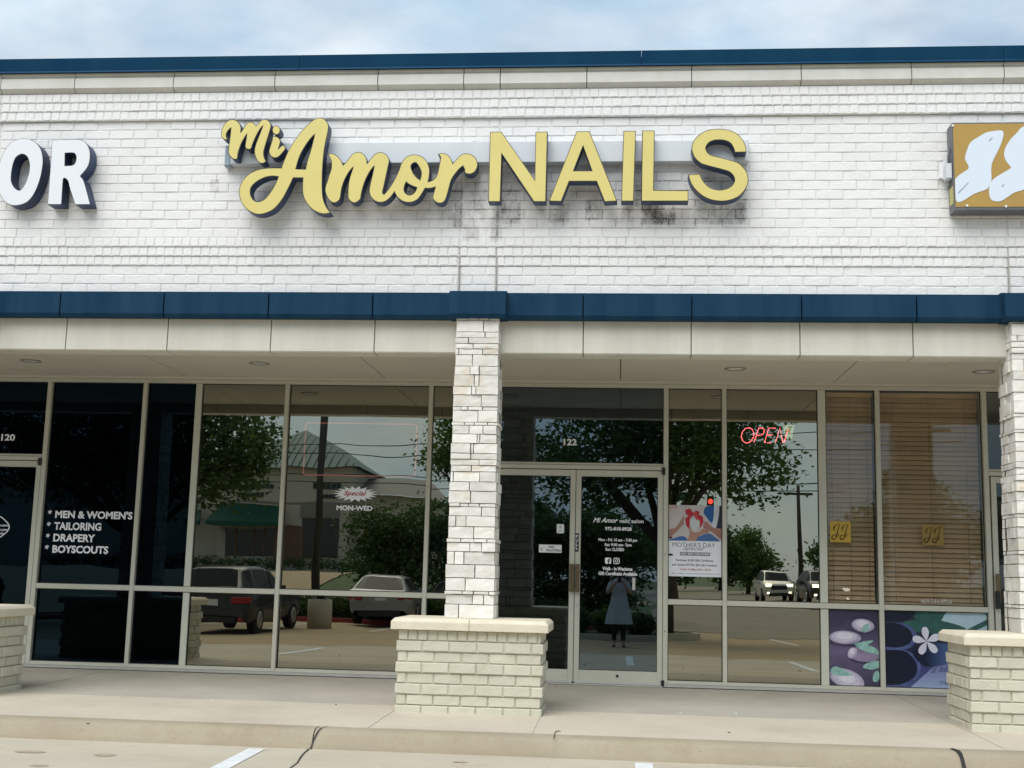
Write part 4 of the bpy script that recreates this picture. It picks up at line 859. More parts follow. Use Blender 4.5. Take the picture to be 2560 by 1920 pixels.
M_nb = grad('print_blue', [(.1, (.10, .13, .28)), (.42, (.05, .06, .18)), (.62, (.012, .018, .05)), (1.0, (.02, .03, .05))], 'Z', .25, (-.05, .85))
MB().box(P2[0], P2[1], ys-.0008, ys, P2[2], P2[3]).build('backing', M_nb, s2)
def c5(u, v): return ((u-735)/1100.0, 1-(v-212)/(1100.0*(P2[3]-P2[2])/(P2[1]-P2[0])))
M_sky2 = pm('print_pale_sky', (.45, .60, .66), (.38, .52, .60), 6); M_lf = pm('print_leaf', (.035, .13, .11), (.02, .075, .075), 9); M_st = grad('print_stone', [(.2, (.004, .007, .02)), (.75, (.006, .012, .035)), (1.0, (.05, .09, .22))], 'X', .12, (2.5, 3.25))
M_sth = pm('print_stone_edge', (.10, .13, .30), (.04, .06, .17), 10); M_pet = pm('print_petal', (.72, .72, .80), (.60, .60, .72), 10); M_wat = grad('print_water', [(.1, (.36, .46, .62)), (.6, (.22, .26, .46)), (1.0, (.10, .10, .26))], 'Z', .3, (0, .45))
sh = [(M_sky2, [(1330, 300, 1), (1420, 205, 1), (1840, 205, 1), (1840, 420, 1), (1600, 400, 1)], 1), (M_lf, [(1010, 205, 1), (1400, 205, 1), (1340, 310), (1200, 370), (1080, 300)], 1), (M_lf, [(930, 350), (1080, 310), (1260, 320), (1400, 320), (1610, 390), (1400, 420), (1290, 470), (1180, 420), (1080, 440)], 1),
      (M_lf, [(1600, 405, 1), (1840, 280, 1), (1840, 340, 1), (1640, 440, 1)], 1), (M_wat, [(1000, 1030, 1), (1200, 850), (1320, 760), (1840, 700, 1), (1840, 1040, 1)], 1),
      (M_st, [(735, 205, 1), (1060, 205), (1040, 280), (900, 330), (735, 330, 1)], 1), (M_sth, [(735, 620, 1), (880, 640), (1020, 600), (1085, 500), (1050, 410), (960, 350), (860, 345), (735, 340, 1)], 1), (M_st, [(735, 600, 1), (870, 610), (990, 570), (1040, 490), (990, 400), (870, 350), (735, 345, 1)], 1),
      (M_sth, [(735, 1030, 1), (900, 1030), (1050, 960), (1115, 840), (1085, 720), (1000, 650), (890, 625), (735, 630, 1)], 1), (M_st, [(735, 1010, 1), (890, 1000), (1030, 930), (1080, 830), (1040, 720), (930, 640), (735, 640, 1)], 1), (M_st, [(1040, 640), (1180, 560), (1420, 560), (1470, 640), (1400, 760), (1200, 800), (1080, 740)], 1)]
for k in range(5):
    a = radians(97+72*k); cx, cy = 1185, 535
    tip = (cx+150*cos(a), cy-155*sin(a)); s_ = (cx+90*cos(a+.42), cy-92*sin(a+.42)); t2 = (cx+90*cos(a-.42), cy-92*sin(a-.42)); t3 = (cx+140*cos(a+.2), cy-143*sin(a+.2)); t4 = (cx+140*cos(a-.2), cy-143*sin(a-.2))
    sh.append((M_pet, [(cx, cy, 1), s_, t3, tip, t4, t2], 1))
for k, (m_, e_, sm_) in enumerate(sh): flat('print_shape', s2, *P2, [tuple(c5(*q[:2]))+tuple(q[2:]) for q in e_], ys-.0012-.0004*k, m_, True)
M_pi = mat('print_script_ink', (.09, .11, .22), .5)
link(bpy.data.objects.new('lettering', text_mesh('lettering', '"JJ BEAUTY', P2[0]+.44, P2[0]+.82, .22, .28, ys-.0085, M_pi, shear=.4)), s2); link(bpy.data.objects.new('lettering', text_mesh('lettering', 'TEL: 469', P2[0]+.52, P2[0]+.80, .112, .140, ys-.0085, M_pi)), s2)
# ================================================================== SIGNS ON THE WALL
M_yel = mat('yellow_acrylic', (0.68, 0.585, 0.195), 0.42, col2=(0.645, 0.55, 0.18), vscale=3, spec=0.45)
M_ret = mat('navy_letter_return', (0.012, 0.045, 0.115), 0.45, col2=(0.045, 0.055, 0.115), vscale=6, spec=0.4)
M_trim = mat('dark_trim_cap', (0.030, 0.028, 0.018), 0.45)
M_wac = mat('white_acrylic', (0.74, 0.765, 0.80), 0.4, spec=0.45)
M_race = mat('grey_raceway', (0.66, 0.69, 0.71), 0.5, col2=(0.60, 0.63, 0.65), vscale=4, streak=True)
def inset(lp_, d):
    """shrink a closed loop along its normals (positive = towards its inside)"""
    n = len(lp_); A = sum(lp_[i][0]*lp_[(i+1) % n][1]-lp_[(i+1) % n][0]*lp_[i][1] for i in range(n)); sg = 1 if A > 0 else -1; o_ = []
    for i in range(n):
        p, q, r = Vector(lp_[i-1][:2]), Vector(lp_[i][:2]), Vector(lp_[(i+1) % n][:2]); e1 = (q-p); e2 = (r-q)
        if e1.length < 1e-9 or e2.length < 1e-9: o_.append(tuple(q)); continue
        e1.normalize(); e2.normalize(); n1_, n2_ = Vector((-e1.y, e1.x))*sg, Vector((-e2.y, e2.x))*sg; m = n1_+n2_
        if m.length < .3: m = n1_
        m.normalize(); k = d/max(.5, m.dot(n1_)); o_.append(tuple(q+m*k))
    return o_
def letter(parent, loops, org, scl, yf, yb, face_m, name='letter', smooth=True, n=5, trim=0.006):
    """loops in enlarged-crop pixels; origin and scale bring them back to the photo"""
    LW = []
    for lp_ in loops:
        q = [tuple(v) for v in smooth_outline(lp_, n)] if smooth else [v[:2] for v in lp_]
        ww = [W(org[0]+u/scl, org[1]+v/scl, yf) for u, v in q]; LW.append([(p.x, p.z) for p in ww])
    body = plate(name, LW, yf+0.002, yb, M_ret, parent)
    tr_in = [inset(LW[0], trim)]+[inset(h, -trim) for h in LW[1:]]
    plate('trim_cap', LW, yf-0.004, yf+0.003, M_trim, body)
    plate('letter_face', tr_in, yf-0.006, yf-0.0035, face_m, body)
    return body
sg = thing('channel_letter_sign', 'large yellow Mi Amor NAILS channel letter sign on a grey raceway', 'sign', W(1216, 440, -2.3))
YF, YB = -2.412, -2.301
ra = W(577, 385, -2.3); rc = W(1872, 440, -2.3); r_top = 4.868; r_bot = 4.676
rw = MB().bbox(ra.x, rc.x, -2.30, -2.205, r_bot, r_top, .004).build('raceway', M_race, sg)
MB().bbox(ra.x-0.062, ra.x-0.004, -2.285, -2.21, r_bot-.012, r_top-.01, .01).build('raceway_end_box', mat('steel_blue_box', (.30, .38, .44), .5, col2=(.24, .31, .37), vscale=8), rw)
c = 1
Mo = [(95, 620, c), (90, 560), (110, 420), (180, 280), (290, 185), (400, 155), (520, 185), (600, 265), (640, 360), (645, 440), (635, 510, c), (690, 430), (770, 300), (840, 240), (920, 225), (990, 250), (1035, 300), (1065, 325, c), (1130, 245), (1220, 165), (1310, 150), (1400, 185), (1455, 255), (1475, 330), (1440, 480), (1370, 700), (1310, 900), (1275, 1040), (1275, 1150), (1300, 1240), (1340, 1320, c), (1280, 1360), (1200, 1375), (1130, 1340), (1060, 1240), (1020, 1130), (1010, 1000), (1050, 830), (1140, 600), (1245, 330, c), (1160, 440), (1070, 600), (990, 780), (950, 890), (930, 950), (860, 990), (800, 970), (760, 930), (755, 860), (775, 730), (800, 565, c), (730, 680), (650, 830), (590, 1000), (560, 1120), (545, 1250, c), (460, 1260), (370, 1215), (310, 1130), (285, 1050), (300, 900), (320, 750), (345, 560), (360, 395, c), (300, 450), (245, 540), (235, 600), (250, 660), (270, 720, c), (200, 720), (130, 680)]
letter(sg, [Mo], (545, 285), 11.06, YF, YB, M_yel)
letter(sg, [[(1615+110*cos(2*pi*k/14), 450+130*sin(2*pi*k/14)) for k in range(14)]], (545, 285), 11.06, YF, YB, M_yel, 'letter_dot')
letter(sg, [[(1510, 622, c), (1590, 622), (1670, 650), (1725, 720), (1735, 770), (1715, 850), (1680, 965, c), (1740, 900), (1800, 865), (1850, 890), (1870, 940), (1860, 990), (1780, 1090), (1680, 1190), (1590, 1220), (1510, 1205), (1440, 1140), (1415, 1060), (1420, 980), (1460, 850), (1500, 730)]], (545, 285), 11.06, YF, YB, M_yel)
Ao = [(760, 830, c), (800, 720), (860, 580), (940, 440), (1050, 290), (1150, 180), (1250, 95), (1330, 60), (1400, 70), (1455, 115), (1485, 180), (1480, 260), (1450, 400), (1420, 560), (1400, 760), (1390, 960), (1390, 1150), (1400, 1280), (1430, 1380), (1480, 1470), (1525, 1520, c), (1440, 1538), (1360, 1530), (1250, 1480), (1160, 1390), (1110, 1300), (1090, 1230), (1083, 1130), (1090, 985, c), (945, 985, c), (900, 1080), (830, 1220), (750, 1350), (650, 1460), (540, 1520), (430, 1545), (320, 1525), (220, 1460), (150, 1370), (115, 1260), (115, 1150), (150, 1050), (230, 950), (330, 885), (450, 845), (600, 830)]
A1 = [(1272, 315, c), (1180, 420), (1090, 560), (1030, 690), (985, 845, c), (1130, 850, c), (1160, 720), (1210, 560)]
A2 = [(712, 965, c), (620, 958), (520, 975), (420, 1020), (340, 1080), (295, 1140), (285, 1210), (305, 1280), (345, 1330), (400, 1347), (470, 1330), (540, 1270), (620, 1160), (680, 1050)]
letter(sg, [Ao, A1, A2], (580, 285), 6.144, YF, YB, M_yel)
def R3(l): return [(q[0]-2101.4,)+tuple(q[1:]) for q in l]     # crop of the m -> crop of the o and r
mor = R3([(105, 160, c), (200, 155), (300, 180), (400, 250), (480, 350), (535, 475, c), (630, 370), (730, 240), (800, 165), (900, 120), (1000, 120), (1090, 165), (1160, 250), (1195, 340), (1195, 430, c), (1290, 310), (1390, 190), (1480, 135), (1570, 122), (1670, 145), (1750, 210), (1800, 300), (1810, 370), (1780, 520), (1730, 750), (1680, 980), (1630, 1200), (1632, 1255), (1660, 1280), (1695, 1250), (1800, 1120), (1920, 930), (2010, 760), (2080, 600), (2130, 450)]) + \
      [(110, 320), (200, 240), (300, 195), (400, 185), (520, 200), (640, 260), (730, 350), (790, 470), (825, 610), (820, 740), (800, 860), (785, 935, c), (880, 905), (960, 850), (1020, 760), (1050, 650), (1085, 480), (1120, 300), (1110, 240), (1045, 170, c), (1150, 145), (1250, 155), (1340, 205), (1410, 290), (1465, 425, c), (1560, 320), (1660, 215), (1760, 165), (1860, 155), (1960, 175), (2070, 250), (2130, 350), (2150, 450), (2140, 540), (2090, 640), (2020, 700), (1930, 730), (1850, 720), (1785, 685, c), (1785, 600), (1740, 505, c), (1640, 590), (1540, 710), (1450, 840), (1400, 960), (1370, 1080), (1330, 1230), (1290, 1360), (1265, 1425), (1210, 1500), (1100, 1535), (1000, 1505), (930, 1440), (905, 1380), (930, 1250), (975, 1090, c), (900, 1110), (800, 1125), (700, 1120, c), (640, 1220), (580, 1320), (500, 1420), (400, 1480), (300, 1510), (180, 1510), (80, 1480), (0, 1430)] + \
      R3([(2010, 1340), (1950, 1225, c), (1890, 1310), (1820, 1390), (1720, 1470), (1600, 1510), (1480, 1500), (1380, 1450), (1300, 1360), (1255, 1250), (1250, 1170), (1280, 1000), (1340, 740), (1390, 505, c), (1300, 620), (1200, 790), (1130, 950), (1070, 1140), (1040, 1270), (1020, 1400), (980, 1450), (920, 1500), (840, 1525), (760, 1500), (690, 1430), (665, 1370), (665, 1200), (680, 1000), (720, 800), (810, 535, c), (720, 640), (620, 800), (540, 980), (490, 1160), (460, 1370), (430, 1440), (370, 1495), (280, 1525), (190, 1490), (110, 1400), (55, 1280), (30, 1170), (50, 1040), (100, 900), (150, 730), (195, 600), (210, 480), (190, 340)])
o1 = [(420, 410), (350, 440), (312, 500), (325, 590), (380, 710), (460, 810), (555, 885, c), (585, 760), (585, 660), (540, 550), (470, 440)]
o2 = [(175, 950, c), (250, 1010), (350, 1060), (465, 1100, c), (430, 1190), (360, 1270), (270, 1305), (190, 1280), (130, 1210), (120, 1130), (140, 1030)]
letter(sg, [mor, o1, o2], (1000, 370), 11.06, YF, YB, M_yel, 'joined_letters')
for lps in ([[(135, 150), (220, 148), (470, 512), (475, 150), (565, 148), (552, 672), (462, 672), (222, 312), (212, 672), (122, 672)]],
            [[(782, 145), (878, 145), (1085, 668), (990, 672), (930, 520), (727, 520), (668, 670), (575, 668)], [(830, 255), (760, 440), (895, 440)]],
            [[(1132, 143), (1225, 143), (1208, 668), (1115, 668)]], [[(1272, 140), (1365, 140), (1358, 585), (1617, 588), (1617, 668), (1265, 668)]]):
    letter(sg, lps, (1180, 280), 2.989, YF, YB, M_yel, 'letter', False)
So = [(1080, 565, c), (1060, 490), (1000, 390), (900, 335), (770, 320), (650, 335), (560, 385), (515, 460), (520, 520), (570, 590), (640, 625), (800, 665), (1080, 740), (1180, 790), (1270, 880), (1330, 980), (1350, 1090), (1335, 1200), (1280, 1310), (1180, 1420), (1050, 1490), (900, 1525), (780, 1528), (620, 1505), (470, 1440), (340, 1340), (240, 1220), (185, 1100), (165, 1000, c), (395, 990, c), (430, 1080), (500, 1180), (600, 1260), (700, 1295), (800, 1305), (920, 1280), (1020, 1220), (1070, 1140), (1070, 1070), (1030, 1000), (950, 940), (780, 890), (480, 810), (380, 760), (290, 670), (240, 560), (230, 450), (270, 330), (370, 220), (500, 140), (650, 105), (800, 100), (960, 120), (1110, 185), (1220, 290), (1290, 420), (1315, 560, c)]
letter(sg, [So], (1700, 310), 7.9, YF, YB, M_yel)
# the tailor's white letters at the left edge
tl = thing('channel_letter_sign', 'white channel letters O and R with navy sides at the left edge', 'sign', W(120, 520, -2.2))
Oo = [(480, 130), (600, 150), (720, 220), (810, 340), (850, 500), (850, 650), (810, 880), (730, 1120), (620, 1310), (500, 1410), (340, 1455), (200, 1440), (80, 1360), (0, 1220), (-55, 1050), (-60, 850), (0, 600), (80, 400), (200, 230), (340, 150)]
Oh = [(450, 440), (530, 480), (575, 570), (590, 690), (570, 840), (510, 1010), (440, 1120), (380, 1155), (300, 1110), (240, 1010), (225, 900), (250, 700), (300, 540), (370, 465)]
Ro = [(1033, 160, c), (1500, 145), (1620, 165), (1720, 240), (1775, 360), (1785, 480), (1770, 600), (1720, 720), (1590, 875, c), (1660, 970), (1790, 1435, c), (1490, 1438, c), (1380, 1110), (1350, 980), (1290, 918), (1255, 935), (1240, 1100), (1220, 1435, c), (945, 1435, c), (1000, 700)]
Rh = [(1290, 420, c), (1430, 415), (1490, 440), (1510, 520), (1490, 610), (1430, 660), (1285, 670, c)]
for lp_ in ([Oo, Oh], [Ro, Rh]): letter(tl, lp_, (0, 330), 7.9, -2.345, -2.206, M_wac, 'letter', True, 5, 0.004)
# the gold cabinet sign at the right edge
cb = thing('cabinet_sign', 'gold box sign with two pale J shapes at the right edge', 'sign', W(2480, 525, -2.3))
M_cab = mat('grey_sign_cabinet', (.13, .135, .15), .45, col2=(.10, .105, .12), vscale=8); M_mus = mat('mustard_sign_face', (.43, .27, .055), .5, col2=(.39, .245, .06), vscale=5); M_pale = mat('pale_sign_print', (.66, .735, .83), .45)
YC = -2.37; qa = W(2340+262/6.636, 290+135/6.636, YC); qb = W(2340+325/6.636, 290+1520/6.636, YC); XE = qa.x+1.55
x0c, z1c, z0c = qa.x, qa.z, qb.z
cbx = MB().bbox(x0c, XE, YC, -2.21, z0c-.022, z1c+.012, .003).build('cabinet', M_cab, cb)
fc = MB().box(x0c+.008, XE-.008, YC-.004, YC+.001, z0c+.006, z1c).build('sign_face', M_mus, cb)
J1 = [(300, 1090), (360, 1000), (460, 930), (530, 880), (540, 830), (500, 760), (480, 690), (510, 580), (570, 440), (700, 350), (820, 280), (920, 255), (1080, 240), (1120, 290), (1100, 400), (1050, 530), (990, 650), (930, 780), (915, 900), (920, 1040), (890, 1150), (830, 1220), (700, 1265), (600, 1310), (470, 1395), (380, 1430), (330, 1390), (305, 1240)]
J2 = [(920, 1080), (1050, 980), (1220, 880), (1240, 850), (1170, 760), (1130, 650), (1150, 530), (1220, 410), (1260, 360), (1340, 280), (1420, 190), (1540, 160), (1660, 150), (1740, 200), (1700, 400), (1600, 700), (1580, 950), (1560, 1120), (1460, 1220), (1300, 1270), (1180, 1350), (1080, 1410), (980, 1415), (910, 1380), (880, 1280), (885, 1180)]
for jj in (J1, J2):
    q = [W(2340+u/6.636, 290+v/6.636, YC-.006) for u, v in smooth_outline(jj, 3)]
    plate('printed_letter', [[(max(p.x, x0c+.01), p.z) for p in q]], YC-.0075, YC-.005, M_pale, fc)
for (u0, v0, u1, v1) in ((370, 1275, 535, 1105), (880, 410, 935, 355), (1100, 1170, 1130, 1125)):
    p, q = W(2340+u0/6.636, 290+v0/6.636, YC-.009), W(2340+u1/6.636, 290+v1/6.636, YC-.009); MB().tube([p, q], .003, 5).build('scratch', mat('scratch_grey', (.30, .33, .38), .6), fc)
for (u, v) in ((275, 158), (515, 1487), (1160, 1500)):
    p = W(2340+u/6.636, 290+v/6.636, YC-.006); cyl_y(p.x, p.z, .010, YC-.012, YC-.004).build('face_clip', M_stk, cbx)
ja = W(2340+170/6.636, 290+785/6.636, -2.34); jb = W(2340+272/6.636, 290+1030/6.636, -2.34)
jbx = MB().bbox(ja.x, x0c-.003, -2.345, -2.25, jb.z, ja.z, .004).build('junction_box', M_race, cb)
MB().tube([(ja.x+.03, -2.30, ja.z), (ja.x+.03, -2.30, ja.z+.09), (ja.x+.045, -2.28, ja.z+.15), (x0c+.002, -2.27, ja.z+.17)], .009, 8).build('conduit', M_cab, cb)
pc_ = W(2340+110/6.636, 290+930/6.636, -2.235)
plate('torn_cover', [[(pc_.x+u*.0058, pc_.z+v*.0058) for u, v in ((7, 22), (9, -20), (5, -22), (1, -12), (-4, -8), (-8, -12), (-4, 4), (-6, 8), (-2, 14))]], -2.24, -2.232, M_stk, cb)
lab = W(2340+250/6.636, 290+1165/6.636, YC+.03); lab2 = W(2340+250/6.636, 290+1450/6.636, YC+.03)
MB().box(x0c-.0025, x0c-.0005, YC+.02, YC+.13, lab2.z, lab.z).build('side_label', mat('yellow_label', (.62, .58, .20), .6, col2=(.40, .38, .14), vscale=60), cb)
# ================================================================== ACROSS THE LOT (seen mirrored in the glass)
def leaves_mesh(name, blobs, n, size, seed, m, clump=0.55, per=16):
    r = random.Random(seed); V_ = []; F_ = []
    tot = sum(b[3]**2 for b in blobs)
    for (bx, by, bz, br, sq) in blobs:
        k = int(n*br*br/tot/per)
        for _ in range(k):
            d = Vector((r.gauss(0, 1), r.gauss(0, 1), r.gauss(0, 1))).normalized()*br*(r.random()**0.42)
            c_ = Vector((bx+d.x, by+d.y, bz+d.z*sq)); cl = clump*r.uniform(.5, 1.2)
            for _ in range(per):
                p = c_+Vector((r.gauss(0, cl*.5), r.gauss(0, cl*.5), r.gauss(0, cl*.35)))
                u = Vector((r.gauss(0, 1), r.gauss(0, 1), r.gauss(0, .6))).normalized(); v = u.orthogonal().normalized(); v = (v*cos(r.random()*6)+u.cross(v)*sin(r.random()*6)); s = size*r.uniform(.6, 1.3)
                i = len(V_); V_ += [tuple(p-u*s), tuple(p+v*s*.45), tuple(p+u*s), tuple(p-v*s*.45)]; F_.append((i, i+1, i+2, i+3))
    me = bpy.data.meshes.new(name); me.from_pydata(V_, [], F_); me.materials.append(m); me.update(); return me
M_leaf = mat('oak_leaves', (0.060, 0.105, 0.028), 0.7, col2=(0.030, 0.058, 0.018), vscale=1.4, spec=0.3); M_leaf2 = mat('bright_leaves', (0.080, 0.135, 0.03), 0.7, col2=(0.04, 0.075, 0.02), vscale=1.6, spec=0.3)
def translucent(m, col):
    n = m.node_tree; b = n.nodes['Principled BSDF']; o = n.nodes['Material Output']; t = n.nodes.new('ShaderNodeBsdfTranslucent'); t.inputs['Color'].default_value = (*col, 1); a = n.nodes.new('ShaderNodeAddShader')
    n.links.new(b.outputs[0], a.inputs[0]); n.links.new(t.outputs[0], a.inputs[1]); n.links.new(a.outputs[0], o.inputs['Surface'])
translucent(M_leaf, (.022, .045, .009)); translucent(M_leaf2, (.045, .08, .015))
M_bark = mat('bark', (0.075, 0.06, 0.045), 0.9, col2=(0.04, 0.032, 0.025), vscale=12, bump=.8, bscale=30)
def tree(name, label, x, y, th, tr, blobs, n, size, seed, m=None, group=None, clump=.55):
    z0 = gh(x, y); t = thing(name, label, 'tree', (x, y, z0), group=group); r = random.Random(seed)
    W_ = [(x+b[0], y+b[1], z0+b[2], b[3], b[4]) for b in blobs]; b_ = MB()
    top = Vector((x+r.uniform(-.2, .2), y+r.uniform(-.2, .2), z0+th)); b_.tube([(x, y, z0-.1), (x+.05, y, z0+th*.4), top], [tr*1.3, tr, tr*.8], 9)
    for q in W_:
        e = Vector(q[:3]); mid = top.lerp(e, .5)+Vector((r.uniform(-.3, .3), r.uniform(-.3, .3), r.uniform(0, .4))); b_.tube([top-Vector((0, 0, .3)), mid, e], [tr*.6, tr*.36, tr*.12], 7)
    b_.build('trunk', M_bark, t)
    link(bpy.data.objects.new('crown', leaves_mesh('crown', W_, n, size, seed, m or M_leaf, clump)), t)
    return t
tree('live_oak_tree', 'spreading live oak on the planted island behind the photographer', 1.15, -18.2, 2.6, .2, [(0, 0, 4.6, 1.7, .7), (-1.9, .3, 4.1, 1.4, .65), (-3.0, 0, 4.5, 1.0, .6), (1.7, .6, 4.2, 1.4, .65), (.5, -1.5, 5.2, 1.7, .7), (-1.5, -1.0, 5.6, 1.6, .7), (1.8, -1, 5.6, 1.5, .7), (0, .8, 6.2, 1.7, .7)], 23000, .085, 3, group='trees around the lot')
tree('lot_tree', 'dark broad tree at the left end of the lot', -14.2, -23.2, 2.6, .22, [(0, 0, 5.0, 2.2, .8), (2.2, .4, 4.5, 1.7, .7), (3.3, .6, 5.2, 1.2, .7), (-2.4, 0, 4.8, 2.0, .8), (.3, 0, 7.0, 2.3, .8), (-2, 0, 7.2, 2, .8), (2.0, 0, 6.6, 1.6, .8), (-4.6, 0, 5.5, 2.2, .8), (-5, 0, 8, 2, .8), (-6.6, 0, 6.5, 2.0, .8)], 46000, .095, 4, group='trees around the lot')
tree('lot_tree', 'slim tree whose branches hang beside the stone column', -4.4, -24.5, 3.6, .13, [(-.4, 0, 5.6, 1.0, .8), (.5, .2, 5.0, .95, .8), (0, 0, 6.6, 1.2, .8), (-.9, .2, 5.0, .6, .7), (.4, .2, 4.2, .5, .7)], 9000, .08, 5, M_leaf2, group='trees around the lot')
for k, (x, y, s) in enumerate(((-7.6, -28.2, 1.25), (-5.6, -28.8, 1.35), (-3.6, -28.2, 1.3), (-1.9, -29.0, 1.25), (-.3, -28.6, 1.3))):
    tree('screen_shrub', ('first', 'second', 'third', 'fourth', 'fifth')[k]+' tall screening shrub from the left behind the red kerb', x, y, .9, .07, [(0, 0, 1.3*s, 1.15*s, .9), (.5, 0, 2.0*s, .9*s, .9), (-.5, .1, 2.1*s, .8*s, .9), (0, 0, .6, .9, .6)], 9000, .085, 20+k, group='tall shrubs behind the red kerb', clump=.4)
ROADTREE = ['tree far beyond the white car on the right', 'tall tree right of the far pole', 'tree behind the white car roof', 'pale green tree furthest down the road', 'tree left of the road behind the signals', 'tree behind the traffic signal pole', 'tree left of the traffic signals behind the screen shrubs', 'big tree on the right road bank', 'bright tree on the near right bank, mirrored in the blinds', 'darker tree beside the bright bank tree', 'tree just left of the cream restaurant', 'second tree left of the cream restaurant', 'tree outside on the far right bank', 'largest tree on the far right bank', 'largest tree at the far left']
for k, (x, y, h, mm) in enumerate(((17.5, -84, 5.6, 0), (21, -80, 7.2, 0), (8.5, -98, 5.8, 0), (12.0, -104, 5.6, 1), (4.0, -90, 6.0, 0), (-1.5, -80, 6.4, 0), (-6.5, -84, 6.0, 0), (26, -66, 7.5, 0), (14.8, -52, 6.6, 1), (20.5, -46, 7.2, 0), (-20, -70, 7, 0), (-27, -62, 7.5, 0), (31, -52, 8, 0), (38, -60, 9, 0), (-34, -66, 9, 0))):
    tree('street_tree', ROADTREE[k], x, y, h*.35, .2, [(0, 0, h*.62, h*.36, .8), (h*.28, 0, h*.5, h*.28, .8), (-h*.28, 0, h*.55, h*.28, .8), (0, 0, h*.85, h*.25, .8), (h*.1, 0, h*.28, h*.3, .6)], 6500, .20, 50+k, M_leaf2 if mm else M_leaf, group='roadside trees', clump=.9)
# low hedge and red kerb along the far edge of the lot
M_redk = mat('red_kerb_paint', (0.34, 0.045, 0.055), .7, col2=(.26, .035, .04), vscale=8)
rk = MB()
for i in range(24): x = -26+i*1.125; rk.box(x, x+1.12, -24.42, -24.22, -.60, -.355)
rk = rk.build('red_kerb', M_redk); rk['kind'] = 'structure'
def hedge(x0, x1, y, label):
    t = thing('hedge', label, 'hedge', ((x0+x1)/2, y, gh(0, y))); bl = []; x = x0
    while x < x1: bl.append((x, y, gh(x, y)+.42, .52, .85)); x += .42
    link(bpy.data.objects.new('foliage', leaves_mesh('foliage', bl, 22000, .06, int(x0*7) & 255, M_leaf, .2)), t)
    MB().box(x0-.1, x1-.3, y-.12, y+.12, gh(0, y)-.05, gh(0, y)+.42).build('stems', M_bark, t)
hedge(-14.0, -1.0, -25.2, 'clipped dark hedge along the red kerb'); hedge(-32.0, -4.0, -55.2, 'dark clipped hedge at the foot of the cream restaurant')
# island with shrubs behind the photographer
isl = MB(); n_ = 36
pts = [(0.0+2.05*cos(2*pi*k/n_), -18.3+1.7*sin(2*pi*k/n_)) for k in range(n_)]
for k in range(n_):
    p, q = pts[k], pts[(k+1) % n_]; f = lambda v, s: (0+(v[0])*s, -18.3+(v[1]+18.3)*s)
    isl.face([(*p, gh(*p)-.02), (*q, gh(*q)-.02), (*q, gh(*q)+.14), (*p, gh(*p)+.14)]); p2_, q2_ = f(p, .92), f(q, .92); isl.face([(*p, gh(*p)+.14), (*q, gh(*q)+.14), (*q2_, gh(*q)+.14), (*p2_, gh(*p)+.14)])
o_ = isl.build('island_kerb', M_lot); o_['kind'] = 'structure'
o_ = MB().face([(0+(p[0])*.93, -18.3+(p[1]+18.3)*.93, gh(*p)+.125) for p in pts]).build('island_lawn', M_grass); o_['kind'] = 'structure'
for k, (x, y, s) in enumerate(((-1.1, -18.1, .75), (-.25, -18.5, .8), (.55, -18.0, .6))):
    t = thing('island_shrub', ('left', 'middle', 'right')[k]+' rounded shrub on the planted island', 'shrub', (x, y, gh(x, y)+.1), group='shrubs on the island')
    link(bpy.data.objects.new('foliage', leaves_mesh('foliage', [(x, y, gh(x, y)+.1+.42*s, .5*s, .85)], 4200, .045, 80+k, M_leaf2 if k == 1 else M_leaf, .18)), t); MB().tube([(x, y, gh(x, y)+.05), (x, y, gh(x, y)+.5)], .04, 7).build('stem', M_bark, t)
# light pole on its concrete base
pb = V(787, 1573, gh(0, -18.5)); M_pole = mat('bronze_pole', (.045, .05, .05), .45, metal=.3)
t = thing('light_pole', 'tall dark parking lot light pole on a round concrete base', 'light pole', pb)
MB().tube([(pb.x, pb.y, pb.z-.05), (pb.x, pb.y, pb.z+.70), (pb.x, pb.y, pb.z+.72)], [.29, .29, .26], 20, smooth=True).build('concrete_base', M_lot, t)
MB().tube([(pb.x, pb.y, pb.z+.72), (pb.x, pb.y, pb.z+9)], [.10, .08], 14).build('pole', M_pole, t); MB().box(pb.x-.2, pb.x+.2, pb.y-.2, pb.y+.2, pb.z+.72, pb.z+.75).build('base_plate', M_pole, t)
MB().box(pb.x-.25, pb.x+.25, pb.y-.1, pb.y+.9, pb.z+8.9, pb.z+9.1).build('lamp_head', M_pole, t)
# ---- the building with the green roof
YBD = 57.0
def Wb(px, py): q = W(px, py, YBD); return q.x, q.z
M_cream = mat('cream_stucco_far', (.52, .485, .42), .85, col2=(.47, .44, .38), vscale=.6); M_groof = mat('green_metal_roof', (.010, .085, .080), .6, metal=.0, col2=(.014, .10, .095), vscale=1.5); M_awn = mat('green_awning', (.006, .07, .05), .8)
M_wain = mat('brown_wainscot', (.20, .12, .085), .85, col2=(.15, .09, .06), vscale=3); M_dkw = mat('dark_shop_glass', (.012, .018, .02), .1); M_gr2 = mat('grey_shingle_roof', (.22, .21, .19), .8)
gz = .95; cb2 = thing('corner_restaurant', 'cream building across the lot with green metal hip roof and awning', 'building', (-19, -YBD, gz))
xl, ze = Wb(560, 1168); xr, _ = Wb(885, 1168); ax, az = Wb(724, 1079); xl2, zl2 = Wb(430, 1192); xr2, zr2 = Wb(1110, 1206)
box('tower_wall', xl, xr, -YBD-9, -YBD, gz-.3, ze, M_cream, cb2); box('left_wing_wall', xl2-14, xl-.01, -YBD-8.5, -YBD-.4, gz-.3, zl2, M_cream, cb2); box('right_wing_wall', xr+.01, xr2, -YBD-8.5, -YBD-.8, gz-.3, zr2-.9, M_cream, cb2)
